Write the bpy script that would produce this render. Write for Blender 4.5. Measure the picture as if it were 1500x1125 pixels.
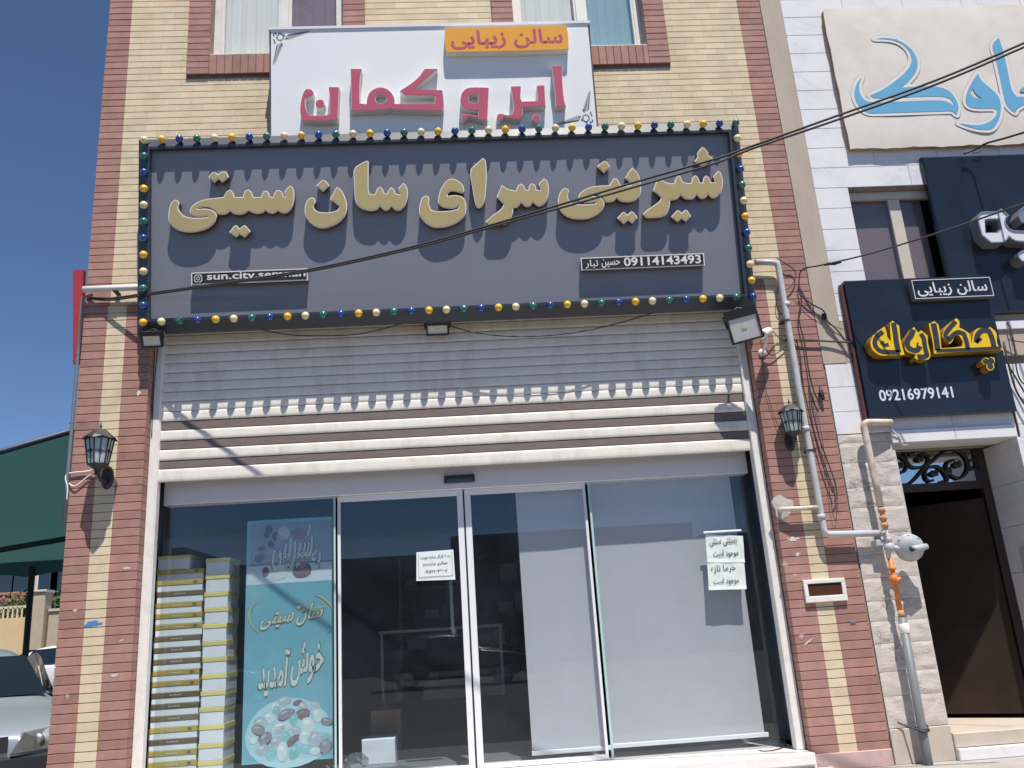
import bpy, bmesh, math, random
from mathutils import Vector, Matrix
import mathutils.geometry as mgeo
random.seed(7)
SC = bpy.context.scene
for o in list(bpy.data.objects): bpy.data.objects.remove(o)
COL = SC.collection

# ------------------------------------------------------------ camera, sky, sun, exposure
F_PX, TILT, YAW, ROLL = 1246.28, 0.28658, 0.06668, -0.0669
CAM = Vector((2.92715, -6.9272, 0.68962))
fw = Vector((math.cos(TILT)*math.sin(YAW), math.cos(TILT)*math.cos(YAW), math.sin(TILT)))
rt0 = Vector((math.cos(YAW), -math.sin(YAW), 0)); up0 = rt0.cross(fw)
rt = math.cos(ROLL)*rt0 + math.sin(ROLL)*up0
up = -math.sin(ROLL)*rt0 + math.cos(ROLL)*up0
cam = bpy.data.objects.new('camera', bpy.data.cameras.new('camera')); COL.objects.link(cam)
cam.matrix_world = Matrix(((rt.x, up.x, -fw.x, CAM.x), (rt.y, up.y, -fw.y, CAM.y), (rt.z, up.z, -fw.z, CAM.z), (0, 0, 0, 1)))
cam.data.sensor_width = 36; cam.data.lens = 36*F_PX/1500
cam.data.clip_start = .05; cam.data.clip_end = 3000
SC.camera = cam

KX, KZ = -0.27, -2.4                       # the sunlight moves this far in x and z per metre of y
sd = Vector((KX, 1, KZ)).normalized(); ts = -sd
SUN_EL = math.asin(ts.z); SUN_AZ = math.atan2(ts.x, ts.y)
W = bpy.data.worlds.new('World'); SC.world = W; W.use_nodes = True
wn = W.node_tree; wn.nodes.clear()
sky = wn.nodes.new('ShaderNodeTexSky'); sky.sky_type = 'NISHITA'; sky.sun_disc = False
sky.sun_elevation = SUN_EL; sky.sun_rotation = SUN_AZ
sky.altitude = 3200; sky.air_density = 0.95; sky.dust_density = 0.0; sky.ozone_density = 5.0
bg = wn.nodes.new('ShaderNodeBackground'); bg.inputs['Strength'].default_value = 0.10
wo = wn.nodes.new('ShaderNodeOutputWorld')
wn.links.new(sky.outputs[0], bg.inputs[0]); wn.links.new(bg.outputs[0], wo.inputs[0])
sun = bpy.data.objects.new('sun', bpy.data.lights.new('sun', 'SUN')); COL.objects.link(sun)
sun.data.energy = 4.9; sun.data.angle = math.radians(.53); sun.data.color = (1, .935, .86)
sun.rotation_euler = sd.to_track_quat('-Z', 'Y').to_euler(); sun.location = (3, -10, 20)
SC.view_settings.view_transform = 'Standard'; SC.view_settings.look = 'None'
SC.view_settings.exposure = 0.38; SC.view_settings.gamma = 1; SC.view_settings.use_curve_mapping = False
try:
    SC.cycles.max_bounces = 8; SC.cycles.transparent_max_bounces = 12; SC.cycles.use_denoising = True
except Exception: pass

# ------------------------------------------------------------ where a measured point of the photo lies on a plane
def on(px, py, Y0=0.0, s=0.0, z0=0.0):
    """point seen at photo pixel (px,py) on the plane Y = Y0 - s*(z-z0)"""
    d = fw + (px-750)/F_PX*rt - (py-562.5)/F_PX*up
    t = (Y0 - s*(CAM.z-z0) - CAM.y)/(d.y + s*d.z)
    return CAM + t*d
def px_of(P):
    d = Vector(P)-CAM; z = d.dot(fw)
    return 750+F_PX*d.dot(rt)/z, 562.5-F_PX*d.dot(up)/z

# ------------------------------------------------------------ materials
MATS = {}
def mat(name, col, rough=.6, metal=0, noise=0, nscale=8, bump=0, bscale=60, spec=.5, rnd=0, attr=None, col2=None,
        c2scale=3, c2amt=0, emit=0, coat=0, stretch=None, trans=0, vein=None):
    if name in MATS: return MATS[name]
    m = bpy.data.materials.new(name); m.use_nodes = True; nt = m.node_tree; N = nt.nodes; L = nt.links
    b = N['Principled BSDF']; b.inputs['Roughness'].default_value = rough; b.inputs['Metallic'].default_value = metal
    b.inputs['Specular IOR Level'].default_value = spec
    if coat: b.inputs['Coat Weight'].default_value = coat; b.inputs['Coat Roughness'].default_value = .05
    if trans: b.inputs['Transmission Weight'].default_value = trans
    tc = N.new('ShaderNodeNewGeometry'); vec = tc.outputs['Position']
    if stretch:
        mp = N.new('ShaderNodeMapping'); mp.inputs['Scale'].default_value = stretch; L.new(vec, mp.inputs[0]); vec = mp.outputs[0]
    rgb = N.new('ShaderNodeRGB'); rgb.outputs[0].default_value = (*col, 1); cur = rgb.outputs[0]
    if col2 is not None:
        n = N.new('ShaderNodeTexNoise'); n.inputs['Scale'].default_value = c2scale; n.inputs['Detail'].default_value = 6; n.inputs['Roughness'].default_value = .65
        L.new(vec, n.inputs['Vector'])
        r = N.new('ShaderNodeMapRange'); r.inputs['From Min'].default_value = .48; r.inputs['From Max'].default_value = .72
        r.inputs['To Max'].default_value = c2amt; L.new(n.outputs[0], r.inputs[0])
        mx = N.new('ShaderNodeMix'); mx.data_type = 'RGBA'; L.new(r.outputs[0], mx.inputs['Factor']); L.new(cur, mx.inputs['A'])
        mx.inputs['B'].default_value = (*col2, 1); cur = mx.outputs['Result']
    if vein:
        n = N.new('ShaderNodeTexNoise'); n.inputs['Scale'].default_value = vein[0]; n.inputs['Detail'].default_value = 9; n.inputs['Roughness'].default_value = .7; n.inputs['Distortion'].default_value = .6
        L.new(vec, n.inputs['Vector']); s1 = N.new('ShaderNodeMath'); s1.operation = 'SUBTRACT'; s1.inputs[1].default_value = .5; L.new(n.outputs[0], s1.inputs[0])
        ab = N.new('ShaderNodeMath'); ab.operation = 'ABSOLUTE'; L.new(s1.outputs[0], ab.inputs[0])
        r = N.new('ShaderNodeMapRange'); r.inputs['From Min'].default_value = 0; r.inputs['From Max'].default_value = vein[1]; r.inputs['To Min'].default_value = vein[2]; r.inputs['To Max'].default_value = 0; L.new(ab.outputs[0], r.inputs[0])
        n2 = N.new('ShaderNodeTexNoise'); n2.inputs['Scale'].default_value = 2.3; L.new(vec, n2.inputs['Vector'])
        r2 = N.new('ShaderNodeMapRange'); r2.inputs['From Min'].default_value = .45; r2.inputs['From Max'].default_value = .62; L.new(n2.outputs[0], r2.inputs[0])
        ml = N.new('ShaderNodeMath'); ml.operation = 'MULTIPLY'; L.new(r.outputs[0], ml.inputs[0]); L.new(r2.outputs[0], ml.inputs[1])
        mx = N.new('ShaderNodeMix'); mx.data_type = 'RGBA'; L.new(ml.outputs[0], mx.inputs['Factor']); L.new(cur, mx.inputs['A']); mx.inputs['B'].default_value = (*vein[3], 1); cur = mx.outputs['Result']
    val = None
    if noise:
        n = N.new('ShaderNodeTexNoise'); n.inputs['Scale'].default_value = nscale; n.inputs['Detail'].default_value = 8; n.inputs['Roughness'].default_value = .6
        L.new(vec, n.inputs['Vector'])
        r = N.new('ShaderNodeMapRange'); r.inputs['From Min'].default_value = .25; r.inputs['From Max'].default_value = .75
        r.inputs['To Min'].default_value = 1-noise; r.inputs['To Max'].default_value = 1+noise; L.new(n.outputs[0], r.inputs[0]); val = r.outputs[0]
    if rnd:
        if attr:
            a = N.new('ShaderNodeAttribute'); a.attribute_name = attr; src = a.outputs['Fac']
        else:
            a = N.new('ShaderNodeObjectInfo'); src = a.outputs['Random']
        r = N.new('ShaderNodeMapRange'); r.inputs['To Min'].default_value = 1-rnd; r.inputs['To Max'].default_value = 1+rnd; L.new(src, r.inputs[0])
        if val:
            mm = N.new('ShaderNodeMath'); mm.operation = 'MULTIPLY'; L.new(val, mm.inputs[0]); L.new(r.outputs[0], mm.inputs[1]); val = mm.outputs[0]
        else: val = r.outputs[0]
    if val:
        h = N.new('ShaderNodeHueSaturation'); L.new(val, h.inputs['Value']); L.new(cur, h.inputs['Color']); cur = h.outputs[0]
    L.new(cur, b.inputs['Base Color'])
    if bump:
        n = N.new('ShaderNodeTexNoise'); n.inputs['Scale'].default_value = bscale; n.inputs['Detail'].default_value = 5; L.new(vec, n.inputs['Vector'])
        bp = N.new('ShaderNodeBump'); bp.inputs['Strength'].default_value = bump; bp.inputs['Distance'].default_value = .01
        L.new(n.outputs[0], bp.inputs['Height']); L.new(bp.outputs[0], b.inputs['Normal'])
    if emit: b.inputs['Emission Color'].default_value = (*col, 1); b.inputs['Emission Strength'].default_value = emit
    MATS[name] = m; return m
def glass(name, tint, ior=1.5, rough=0.0, add=0.0, dust_haze=.012):
    if name in MATS: return MATS[name]
    m = bpy.data.materials.new(name); m.use_nodes = True; nt = m.node_tree; N = nt.nodes; L = nt.links; N.clear()
    o = N.new('ShaderNodeOutputMaterial'); mx = N.new('ShaderNodeMixShader'); t = N.new('ShaderNodeBsdfTransparent'); g = N.new('ShaderNodeBsdfGlossy')
    t.inputs[0].default_value = (*tint, 1); g.inputs['Roughness'].default_value = rough; g.inputs[0].default_value = (.95, .98, 1, 1)
    f0 = ((ior-1)/(ior+1))**2
    lw = N.new('ShaderNodeLayerWeight'); lw.inputs['Blend'].default_value = .5
    pw = N.new('ShaderNodeMath'); pw.operation = 'POWER'; pw.inputs[1].default_value = 5
    a = N.new('ShaderNodeMath'); a.operation = 'MULTIPLY_ADD'; a.inputs[1].default_value = 1-f0-add; a.inputs[2].default_value = f0+add; a.use_clamp = True
    n = N.new('ShaderNodeTexNoise'); n.inputs['Scale'].default_value = 1.1; bp = N.new('ShaderNodeBump'); bp.inputs['Strength'].default_value = .02
    L.new(n.outputs[0], bp.inputs['Height']); L.new(bp.outputs[0], g.inputs['Normal'])
    L.new(lw.outputs['Facing'], pw.inputs[0]); L.new(pw.outputs[0], a.inputs[0]); L.new(a.outputs[0], mx.inputs[0]); L.new(t.outputs[0], mx.inputs[1]); L.new(g.outputs[0], mx.inputs[2]); df = N.new('ShaderNodeBsdfDiffuse'); df.inputs[0].default_value = (.42, .54, .68, 1)  # blue-tinted dust film, a painted-in haze that brightens and blues the dark interior
    dn = N.new('ShaderNodeTexNoise'); dn.inputs['Scale'].default_value = 1.7; dn.inputs['Detail'].default_value = 8; dn.inputs['Roughness'].default_value = .7
    gm = N.new('ShaderNodeNewGeometry'); L.new(gm.outputs['Position'], dn.inputs['Vector'])
    dr = N.new('ShaderNodeMapRange'); dr.inputs['From Min'].default_value = .35; dr.inputs['From Max'].default_value = .75; dr.inputs['To Min'].default_value = dust_haze*.35; dr.inputs['To Max'].default_value = dust_haze*1.6; L.new(dn.outputs[0], dr.inputs[0])
    m2 = N.new('ShaderNodeMixShader'); L.new(dr.outputs[0], m2.inputs[0]); L.new(mx.outputs[0], m2.inputs[1]); L.new(df.outputs[0], m2.inputs[2]); L.new(m2.outputs[0], o.inputs[0])
    MATS[name] = m; return m

RED = (.35, .185, .152); YEL = (.65, .54, .375)
M_red = mat('red_brick', RED, .85, noise=.16, nscale=9, bump=.25, bscale=150, rnd=.13, col2=(.40, .24, .20), c2scale=1.6, c2amt=.75)
M_red_a = mat('red_brick_field', RED, .85, noise=.16, nscale=9, bump=.25, bscale=150, rnd=.13, attr='tone', col2=(.40, .24, .20), c2scale=1.6, c2amt=.75)
M_yel = mat('yellow_brick', YEL, .85, noise=.09, nscale=7, bump=.2, bscale=150, rnd=.05, col2=(.45, .33, .2), c2scale=3.1, c2amt=.5)
M_yel_a = mat('yellow_brick_field', YEL, .85, noise=.11, nscale=3, bump=.2, bscale=150, rnd=.08, attr='tone', col2=(.56, .40, .24), c2scale=1.3, c2amt=.55)
M_mortar = mat('mortar', (.27, .21, .165), .95, noise=.2, nscale=20)
M_plaster = mat('beige_plaster', (.44, .37, .30), .9, noise=.08, nscale=5, bump=.15, bscale=60, col2=(.34, .28, .22), c2scale=4, c2amt=.5, stretch=(1, 1, .35))
M_whitep = mat('white_paint_metal', (.78, .76, .72), .42, noise=.04, nscale=12, col2=(.45, .42, .38), c2scale=9, c2amt=.35)
M_whitealu = mat('white_aluminium', (.74, .75, .78), .35, noise=.03)
M_header = mat('header_aluminium', (.68, .665, .68), .4, noise=.03)
M_shut = mat('shutter_white', (.78, .74, .66), .5, noise=.05, nscale=10, bump=.5, bscale=3, col2=(.50, .45, .39), c2scale=3, c2amt=.5, stretch=(2.2, 1, .8))
M_shutb = mat('shutter_brown', (.17, .13, .12), .6, noise=.18, nscale=25, bump=.3, bscale=90, stretch=(.3, 1, 2))
M_black = mat('black_plastic', (.022, .022, .025), .45)
M_rubber = mat('black_cable', (.035, .033, .034), .6, noise=.2)
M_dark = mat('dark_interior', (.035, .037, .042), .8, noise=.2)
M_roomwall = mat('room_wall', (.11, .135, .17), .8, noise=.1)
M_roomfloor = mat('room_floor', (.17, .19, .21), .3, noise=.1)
M_sill = mat('white_marble_sill', (.70, .67, .65), .35, noise=.05, col2=(.5, .46, .44), c2scale=5, c2amt=.5)
M_pink = mat('pink_stone', (.50, .34, .31), .6, vein=(4, .03, .6, (.7, .6, .57)), noise=.08, col2=(.62, .5, .47), c2scale=7, c2amt=.6)
M_navyf = mat('navy_frame_metal', (.036, .046, .062), .38, noise=.1)
M_navyp = mat('slate_blue_panel', (.205, .215, .25), .36, noise=.05, nscale=1.3)
M_gold = mat('gold_acrylic', (.78, .53, .21), .28, metal=.6, noise=.04, nscale=3)
M_goldside = mat('bronze_mirror_side', (.20, .085, .04), .35, metal=.5, noise=.2)
M_rim = mat('white_acrylic', (.82, .78, .76), .3)
M_red_panel = mat('red_painted_panel', (.36, .035, .045), .45, noise=.1)
M_signwhite = mat('white_flex_sign', (.78, .79, .80), .4, noise=.02, nscale=2)
M_signside = mat('white_letter_side', (.66, .64, .60), .5, noise=.05)
M_pinkl = mat('rose_acrylic', (.50, .105, .165), .3, noise=.04)
M_orange = mat('orange_yellow_face', (.80, .36, .03), .35, noise=.03)
M_marble = mat('white_marble', (.74, .735, .74), .38, vein=(1.3, .03, .35, (.45, .46, .5)), noise=.035, nscale=3, col2=(.6, .61, .66), c2scale=2.3, c2amt=.5)
M_stone = mat('grey_cut_stone', (.57, .515, .465), .8, noise=.08, bump=.3, bscale=22, col2=(.36, .33, .3), c2scale=6, c2amt=.5, stretch=(1, 1, 2.2), vein=(2.6, .02, .85, (.13, .11, .10)))
M_stone2 = mat('beige_base_stone', (.52, .45, .38), .6, noise=.08, col2=(.42, .33, .26), c2scale=3, c2amt=.6)
M_cream = mat('cream_canvas', (.66, .62, .57), .75, noise=.04, col2=(.50, .38, .25), c2scale=1.7, c2amt=.45)
M_rust = mat('rust_stain', (.42, .25, .11), .9, noise=.3, nscale=20)
M_blue = mat('blue_vinyl', (.13, .37, .56), .4, noise=.04)
M_greyline = mat('grey_print_line', (.34, .32, .31), .7)
M_vinylwhite = mat('cream_vinyl_halo', (.675, .64, .60), .6)
M_navys = mat('navy_composite', (.014, .020, .030), .2, noise=.25, nscale=3)
M_yelf = mat('yellow_acrylic', (.78, .52, .01), .35)
M_yelside = mat('yellow_letter_side', (.45, .24, .035), .4, metal=.3, noise=.2)
M_inlay = mat('dark_inlay', (.045, .042, .04), .3)
M_silver = mat('silver_letter', (.36, .37, .40), .28, metal=.6)
M_wface = mat('white_letter_face', (.66, .67, .70), .35)
M_lilac = mat('pale_blue_numerals', (.60, .68, .82), .4)
M_pipe = mat('grey_white_pipe_paint', (.50, .51, .53), .45, noise=.05, col2=(.3, .26, .22), c2scale=9, c2amt=.4)
M_pipe_rust = mat('cream_pipe_with_rust', (.60, .54, .46), .6, noise=.1, nscale=20, col2=(.35, .14, .05), c2scale=7, c2amt=.9)
M_orpipe = mat('orange_pipe_paint', (.62, .20, .04), .5, noise=.15, nscale=25)
M_gpipe = mat('dark_grey_riser', (.17, .185, .20), .5, noise=.08)
M_reg = mat('regulator_casting', (.42, .44, .47), .5, noise=.05, bump=.15, bscale=80)
M_iron = mat('cast_iron_black', (.035, .035, .038), .5, noise=.15)
M_frost = mat('frosted_lamp_glass', (.42, .50, .52), .35, noise=.1)
M_floodglass = mat('floodlight_glass', (.62, .61, .58), .2, noise=.05)
M_doorframe = mat('brown_door_frame', (.040, .028, .024), .45, noise=.15)
M_doorleaf = mat('dark_brown_door', (.036, .024, .017), .75, spec=.2, noise=.3, nscale=4)
M_blind = mat('grey_blind_fabric', (.50, .505, .54), .85, noise=.03, bump=.05, bscale=300, col2=(.44, .45, .48), c2scale=3.3, c2amt=.3)
M_blindbar = mat('white_blind_bar', (.78, .80, .84), .4)
M_poster = mat('blue_poster', (.15, .39, .48), .6, noise=.05, nscale=2, col2=(.27, .51, .58), c2scale=1.6, c2amt=.7)
M_posterd = mat('poster_photo_band', (.20, .27, .35), .6, noise=.2, nscale=6, col2=(.17, .27, .33), c2scale=4, c2amt=.8)
M_posterw = mat('poster_white_table', (.52, .66, .72), .6, noise=.08, nscale=5)
M_cream_ink = mat('poster_cream_ink', (.56, .62, .56), .6)
M_brown_ink = mat('poster_brown_ink', (.13, .13, .09), .6)
M_gold_ink = mat('poster_gold_ink', (.46, .42, .24), .6)
M_paper = mat('notice_paper', (.70, .76, .76), .8, noise=.03)
M_paperg = mat('greenish_notice_paper', (.66, .75, .71), .8, noise=.03, bump=.3, bscale=14)
M_ink = mat('black_ink', (.06, .06, .07), .8)
M_boxw = mat('box_white_card', (.68, .74, .79), .7, noise=.05, rnd=.06)
M_boxy = mat('box_yellow_lid', (.68, .61, .22), .55, noise=.08, rnd=.1)
M_boxo = mat('box_olive_lid', (.42, .34, .08), .5, noise=.1, rnd=.15)
M_boxb = mat('box_brown_lid', (.16, .125, .07), .5, noise=.1, rnd=.2)
M_asph = mat('asphalt', (.11, .105, .10), .9, noise=.2, nscale=6, bump=.3, bscale=80)
M_pave = mat('paving', (.36, .34, .31), .85, noise=.12, nscale=4)
M_awn = mat('green_tarpaulin', (.04, .10, .092), .75, noise=.12, nscale=1.5, bump=.4, bscale=2.5)
_n = M_awn.node_tree; _b = _n.nodes['Principled BSDF']; _t = _n.nodes.new('ShaderNodeBsdfTranslucent'); _t.inputs[0].default_value = (.045, .135, .125, 1)
_m = _n.nodes.new('ShaderNodeMixShader'); _m.inputs[0].default_value = .35; _n.links.new(_b.outputs[0], _m.inputs[1]); _n.links.new(_t.outputs[0], _m.inputs[2]); _n.links.new(_m.outputs[0], _n.nodes['Material Output'].inputs[0])
M_carsil = mat('silver_car_paint', (.36, .41, .46), .3, metal=.35, coat=.8)
M_carwht = mat('white_car_paint', (.74, .74, .74), .3, coat=.8)
M_carglass = mat('dark_car_glass', (.01, .014, .025), .04, spec=.9)
M_tyre = mat('tyre_rubber', (.02, .02, .02), .8)
M_alloy = mat('alloy_rim', (.5, .5, .52), .3, metal=.8)
M_lamp = mat('headlamp_lens', (.14, .14, .135), .08, coat=1, noise=.4, nscale=12)
M_wall_y = mat('yellow_render_wall', (.62, .47, .26), .9, noise=.06, nscale=2)
M_wall_b = mat('buff_brick_wall', (.44, .37, .27), .9, noise=.12, nscale=6)
M_rail = mat('cream_railing', (.62, .55, .36), .5)
M_foliage = mat('hedge_leaves', (.05, .085, .025), .8, noise=.4, nscale=10)
M_curt = mat('white_curtain', (.82, .83, .80), .85, noise=.05, stretch=(6, 6, .6), nscale=3, bump=.3, bscale=3)
M_purple = mat('purple_pattern_cloth', (.27, .20, .24), .85, noise=.1, nscale=2, col2=(.09, .06, .13), c2scale=2.4, c2amt=.95)
M_pvc = mat('window_pvc', (.68, .66, .62), .4, noise=.04, col2=(.5, .45, .38), c2scale=6, c2amt=.4)
M_beigefr = mat('beige_window_frame', (.56, .50, .43), .45, noise=.05)
G_shop = glass('shop_glass', (.945, .965, .965), 1.52, add=.0, dust_haze=.013)
G_edge = mat('green_glass_edge', (.42, .56, .56), .25)
G_win = glass('window_glass', (.95, .96, .95), 1.5, add=.0)
G_winblue = glass('tinted_window_glass', (.80, .88, .90), 1.5, add=.08)
G_mirror = glass('reflective_transom_glass', (.12, .14, .16), 1.6, add=.55)
G_tint = glass('brown_tinted_glass', (.78, .74, .74), 1.5, add=.0)

# ------------------------------------------------------------ object helpers
WM = {}
def tag(o, label=None, cat=None, group=None, kind=None):
    if label: o['label'] = label
    if cat: o['category'] = cat
    if group: o['group'] = group
    if kind: o['kind'] = kind
    return o
def empty(name, loc, label=None, cat=None, group=None, rx=0.0, rz=0.0):
    o = bpy.data.objects.new(name, None); COL.objects.link(o); o.empty_display_size = .1
    o.location = loc; o.rotation_euler = (rx, 0, rz)
    WM[o.name] = Matrix.Translation(Vector(loc)) @ Matrix.Rotation(rz, 4, 'Z') @ Matrix.Rotation(rx, 4, 'X')
    return tag(o, label, cat, group)
class B:
    """collects faces (world coordinates) for ONE mesh object"""
    def __init__(s): s.v = []; s.f = []; s.mi = []; s.t = []; s.m = 0; s.tone = 0; s.sm = []; s.smooth = False
    def face(s, idx):
        s.f.append(idx); s.mi.append(s.m); s.t.append(s.tone); s.sm.append(s.smooth)
    def quad(s, a, b, c, d):
        n = len(s.v); s.v += [tuple(a), tuple(b), tuple(c), tuple(d)]; s.face((n, n+1, n+2, n+3)); return s
    def hexa(s, p):
        """p: 8 corners: bottom 4 ccw then top 4"""
        n = len(s.v); s.v += [tuple(q) for q in p]
        for f in ((3, 2, 1, 0), (4, 5, 6, 7), (0, 1, 5, 4), (1, 2, 6, 5), (2, 3, 7, 6), (3, 0, 4, 7)): s.face(tuple(n+i for i in f))
        return s
    def box(s, x0, x1, y0, y1, z0, z1):
        return s.hexa([(x0, y0, z0), (x1, y0, z0), (x1, y1, z0), (x0, y1, z0), (x0, y0, z1), (x1, y0, z1), (x1, y1, z1), (x0, y1, z1)])
    def bbox(s, x0, x1, y0, y1, z0, z1, c=.002):
        """box with its front (-y) edges chamfered"""
        n = len(s.v)
        s.v += [(x0, y1, z0), (x1, y1, z0), (x1, y1, z1), (x0, y1, z1), (x0, y0+c, z0), (x1, y0+c, z0), (x1, y0+c, z1), (x0, y0+c, z1),
                (x0+c, y0, z0+c), (x1-c, y0, z0+c), (x1-c, y0, z1-c), (x0+c, y0, z1-c)]
        for f in ((3, 2, 1, 0), (8, 9, 10, 11), (4, 5, 9, 8), (5, 6, 10, 9), (6, 7, 11, 10), (7, 4, 8, 11), (0, 1, 5, 4), (1, 2, 6, 5), (2, 3, 7, 6), (3, 0, 4, 7)):
            s.face(tuple(n+i for i in f))
        return s
    def tube(s, pts, r, n=10, cap=True, closed=False):
        pts = [Vector(p) for p in pts]; N = len(pts); base = len(s.v); sm = s.smooth; s.smooth = True
        rr = r if isinstance(r, (list, tuple)) else [r]*N
        prev = None
        for i, p in enumerate(pts):
            if closed: t = pts[(i+1) % N]-pts[i-1]
            else: t = pts[min(i+1, N-1)]-pts[max(i-1, 0)]
            if t.length < 1e-9: t = Vector((0, 0, 1))
            t.normalize()
            if prev is None:
                a = Vector((0, 0, 1)) if abs(t.z) < .9 else Vector((1, 0, 0)); u = t.cross(a).normalized()
            else:
                u = prev-t*prev.dot(t)
                u = u.normalized() if u.length > 1e-6 else t.cross(Vector((0, 1, 0))).normalized()
            prev = u; w = t.cross(u)
            for k in range(n):
                an = 2*math.pi*k/n; s.v.append(tuple(p+rr[i]*(math.cos(an)*u+math.sin(an)*w)))
        for i in range(N if closed else N-1):
            j = (i+1) % N
            for k in range(n):
                k2 = (k+1) % n; s.face((base+i*n+k, base+i*n+k2, base+j*n+k2, base+j*n+k))
        if cap and not closed:
            s.smooth = False
            s.face(tuple(base+k for k in range(n))[::-1]); s.face(tuple(base+(N-1)*n+k for k in range(n)))
        s.smooth = sm; return s
    def ell(s, c, r, n=12, m=8, axis=None):
        """ellipsoid"""
        sm = s.smooth; s.smooth = True; base = len(s.v); c = Vector(c)
        for i in range(m+1):
            th = math.pi*i/m
            for k in range(n):
                ph = 2*math.pi*k/n
                v = Vector((r[0]*math.sin(th)*math.cos(ph), r[1]*math.sin(th)*math.sin(ph), r[2]*math.cos(th)))
                if axis is not None: v = axis @ v
                s.v.append(tuple(c+v))
        for i in range(m):
            for k in range(n):
                k2 = (k+1) % n; s.face((base+i*n+k, base+(i+1)*n+k, base+(i+1)*n+k2, base+i*n+k2))
        s.smooth = sm; return s
    def lathe(s, c, prof, ax=Vector((0, 0, 1)), n=14):
        """prof: list of (radius, distance along ax)"""
        sm = s.smooth; s.smooth = True; base = len(s.v); c = Vector(c); ax = Vector(ax).normalized()
        a = Vector((1, 0, 0)) if abs(ax.x) < .9 else Vector((0, 1, 0)); u = ax.cross(a).normalized(); w = ax.cross(u)
        for r, h in prof:
            for k in range(n):
                an = 2*math.pi*(k+.5)/n; s.v.append(tuple(c+ax*h+max(r, 1e-5)*(math.cos(an)*u+math.sin(an)*w)))
        for i in range(len(prof)-1):
            for k in range(n):
                k2 = (k+1) % n; s.face((base+i*n+k, base+i*n+k2, base+(i+1)*n+k2, base+(i+1)*n+k))
        s.smooth = sm; return s
    def build(s, name, mats, parent=None, kind=None, label=None, cat=None, group=None, loc=None):
        me = bpy.data.meshes.new(name)
        if parent is not None: M = WM[parent.name]
        elif loc is not None: M = Matrix.Translation(Vector(loc))
        else: M = Matrix.Identity(4)
        I = M.inverted()
        me.from_pydata([I @ Vector(v) for v in s.v], [], s.f)
        if not isinstance(mats, (list, tuple)): mats = [mats]
        for m in mats: me.materials.append(m)
        if any(s.mi): me.polygons.foreach_set('material_index', s.mi)
        if any(s.sm): me.polygons.foreach_set('use_smooth', s.sm)
        if any(s.t):
            a = me.attributes.new('tone', 'FLOAT', 'FACE'); a.data.foreach_set('value', s.t)
        me.update()
        o = bpy.data.objects.new(name, me); COL.objects.link(o)
        if parent is not None: o.parent = parent
        elif loc is not None: o.location = loc
        WM[o.name] = M
        return tag(o, label, cat, group, kind)
def fixn(o):
    bm = bmesh.new(); bm.from_mesh(o.data); bmesh.ops.remove_doubles(bm, verts=bm.verts, dist=1e-5); bmesh.ops.recalc_face_normals(bm, faces=bm.faces)
    bm.to_mesh(o.data); bm.free(); return o
def mesh_from_world(name, vs, fs, mis, mats, parent, **kw):
    b = B(); b.v = vs; b.f = fs; b.mi = mis; b.t = [0]*len(fs); b.sm = [False]*len(fs); return b.build(name, mats, parent, **kw)

# smooth closed outlines: catmull-rom between traced points, corners kept
def smooth(P, corner=48, n=4, closed=True):
    N = len(P); P = [Vector((p[0], p[1])) for p in P]; cor = []
    for i in range(N):
        a = P[i]-P[i-1]; b = P[(i+1) % N]-P[i]
        cor.append(a.length < 1e-9 or b.length < 1e-9 or math.degrees(a.angle(b)) > corner)
    if not closed: cor[0] = cor[-1] = True
    out = []
    for i in range(N if closed else N-1):
        p0, p1, p2, p3 = P[i-1], P[i], P[(i+1) % N], P[(i+2) % N]
        l = (p2-p1).length
        def tan(a, b, c):
            t = (c-a); return t.normalized()*l if t.length > 0 else Vector((0, 0))
        m1 = (p2-p1) if cor[i] else tan(p0, p1, p2)
        m2 = (p2-p1) if cor[(i+1) % N] else tan(p1, p2, p3)
        k = 1 if (cor[i] and cor[(i+1) % N]) else n
        for j in range(k):
            t = j/k; h = (2*t**3-3*t*t+1, t**3-2*t*t+t, -2*t**3+3*t*t, t**3-t*t)
            out.append(h[0]*p1+h[1]*m1+h[2]*p2+h[3]*m2)
    if not closed: out.append(P[-1])
    return out
def area(P): return .5*sum(P[i-1].x*P[i].y-P[i].x*P[i-1].y for i in range(len(P)))
def offset(P, d):
    """move a closed outline outwards (d>0) or inwards (d<0)"""
    s = 1 if area(P) > 0 else -1; N = len(P); out = []
    for i in range(N):
        a = P[i]-P[i-1]; b = P[(i+1) % N]-P[i]
        if a.length < 1e-9: a = b
        if b.length < 1e-9: b = a
        a = a.normalized(); b = b.normalized()
        na = Vector((a.y, -a.x))*s; nb = Vector((b.y, -b.x))*s; m = na+nb
        if m.length < .25: m = na
        m = m.normalized(); out.append(P[i]+m*d/max(.55, m.dot(na)))
    return out
class Plane:
    """a real plane of the place: Y = Y0 - s*(z-z0). to(px,py) -> 2D (x, z along plane); w(u,v,off) -> world, off towards the street"""
    def __init__(s, Y0, sl=0.0, z0=0.0):
        s.Y0, s.s, s.z0 = Y0, sl, z0; k = math.sqrt(1+sl*sl)
        s.z = Vector((0, -sl/k, 1/k)); s.n = Vector((0, -1/k, -sl/k)); s.o = Vector((0, Y0, z0)); s.rx = math.atan(sl)
    def to(s, px, py, off=0.0):
        d = fw+(px-750)/F_PX*rt-(py-562.5)/F_PX*up; o = s.o+s.n*off
        t = (o-CAM).dot(s.n)/d.dot(s.n); p = CAM+t*d
        return Vector((p.x, (p-o).dot(s.z)))
    def w(s, u, v, off=0.0):
        p = s.o+s.z*v+s.n*off; return Vector((u, p.y, p.z))
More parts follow.
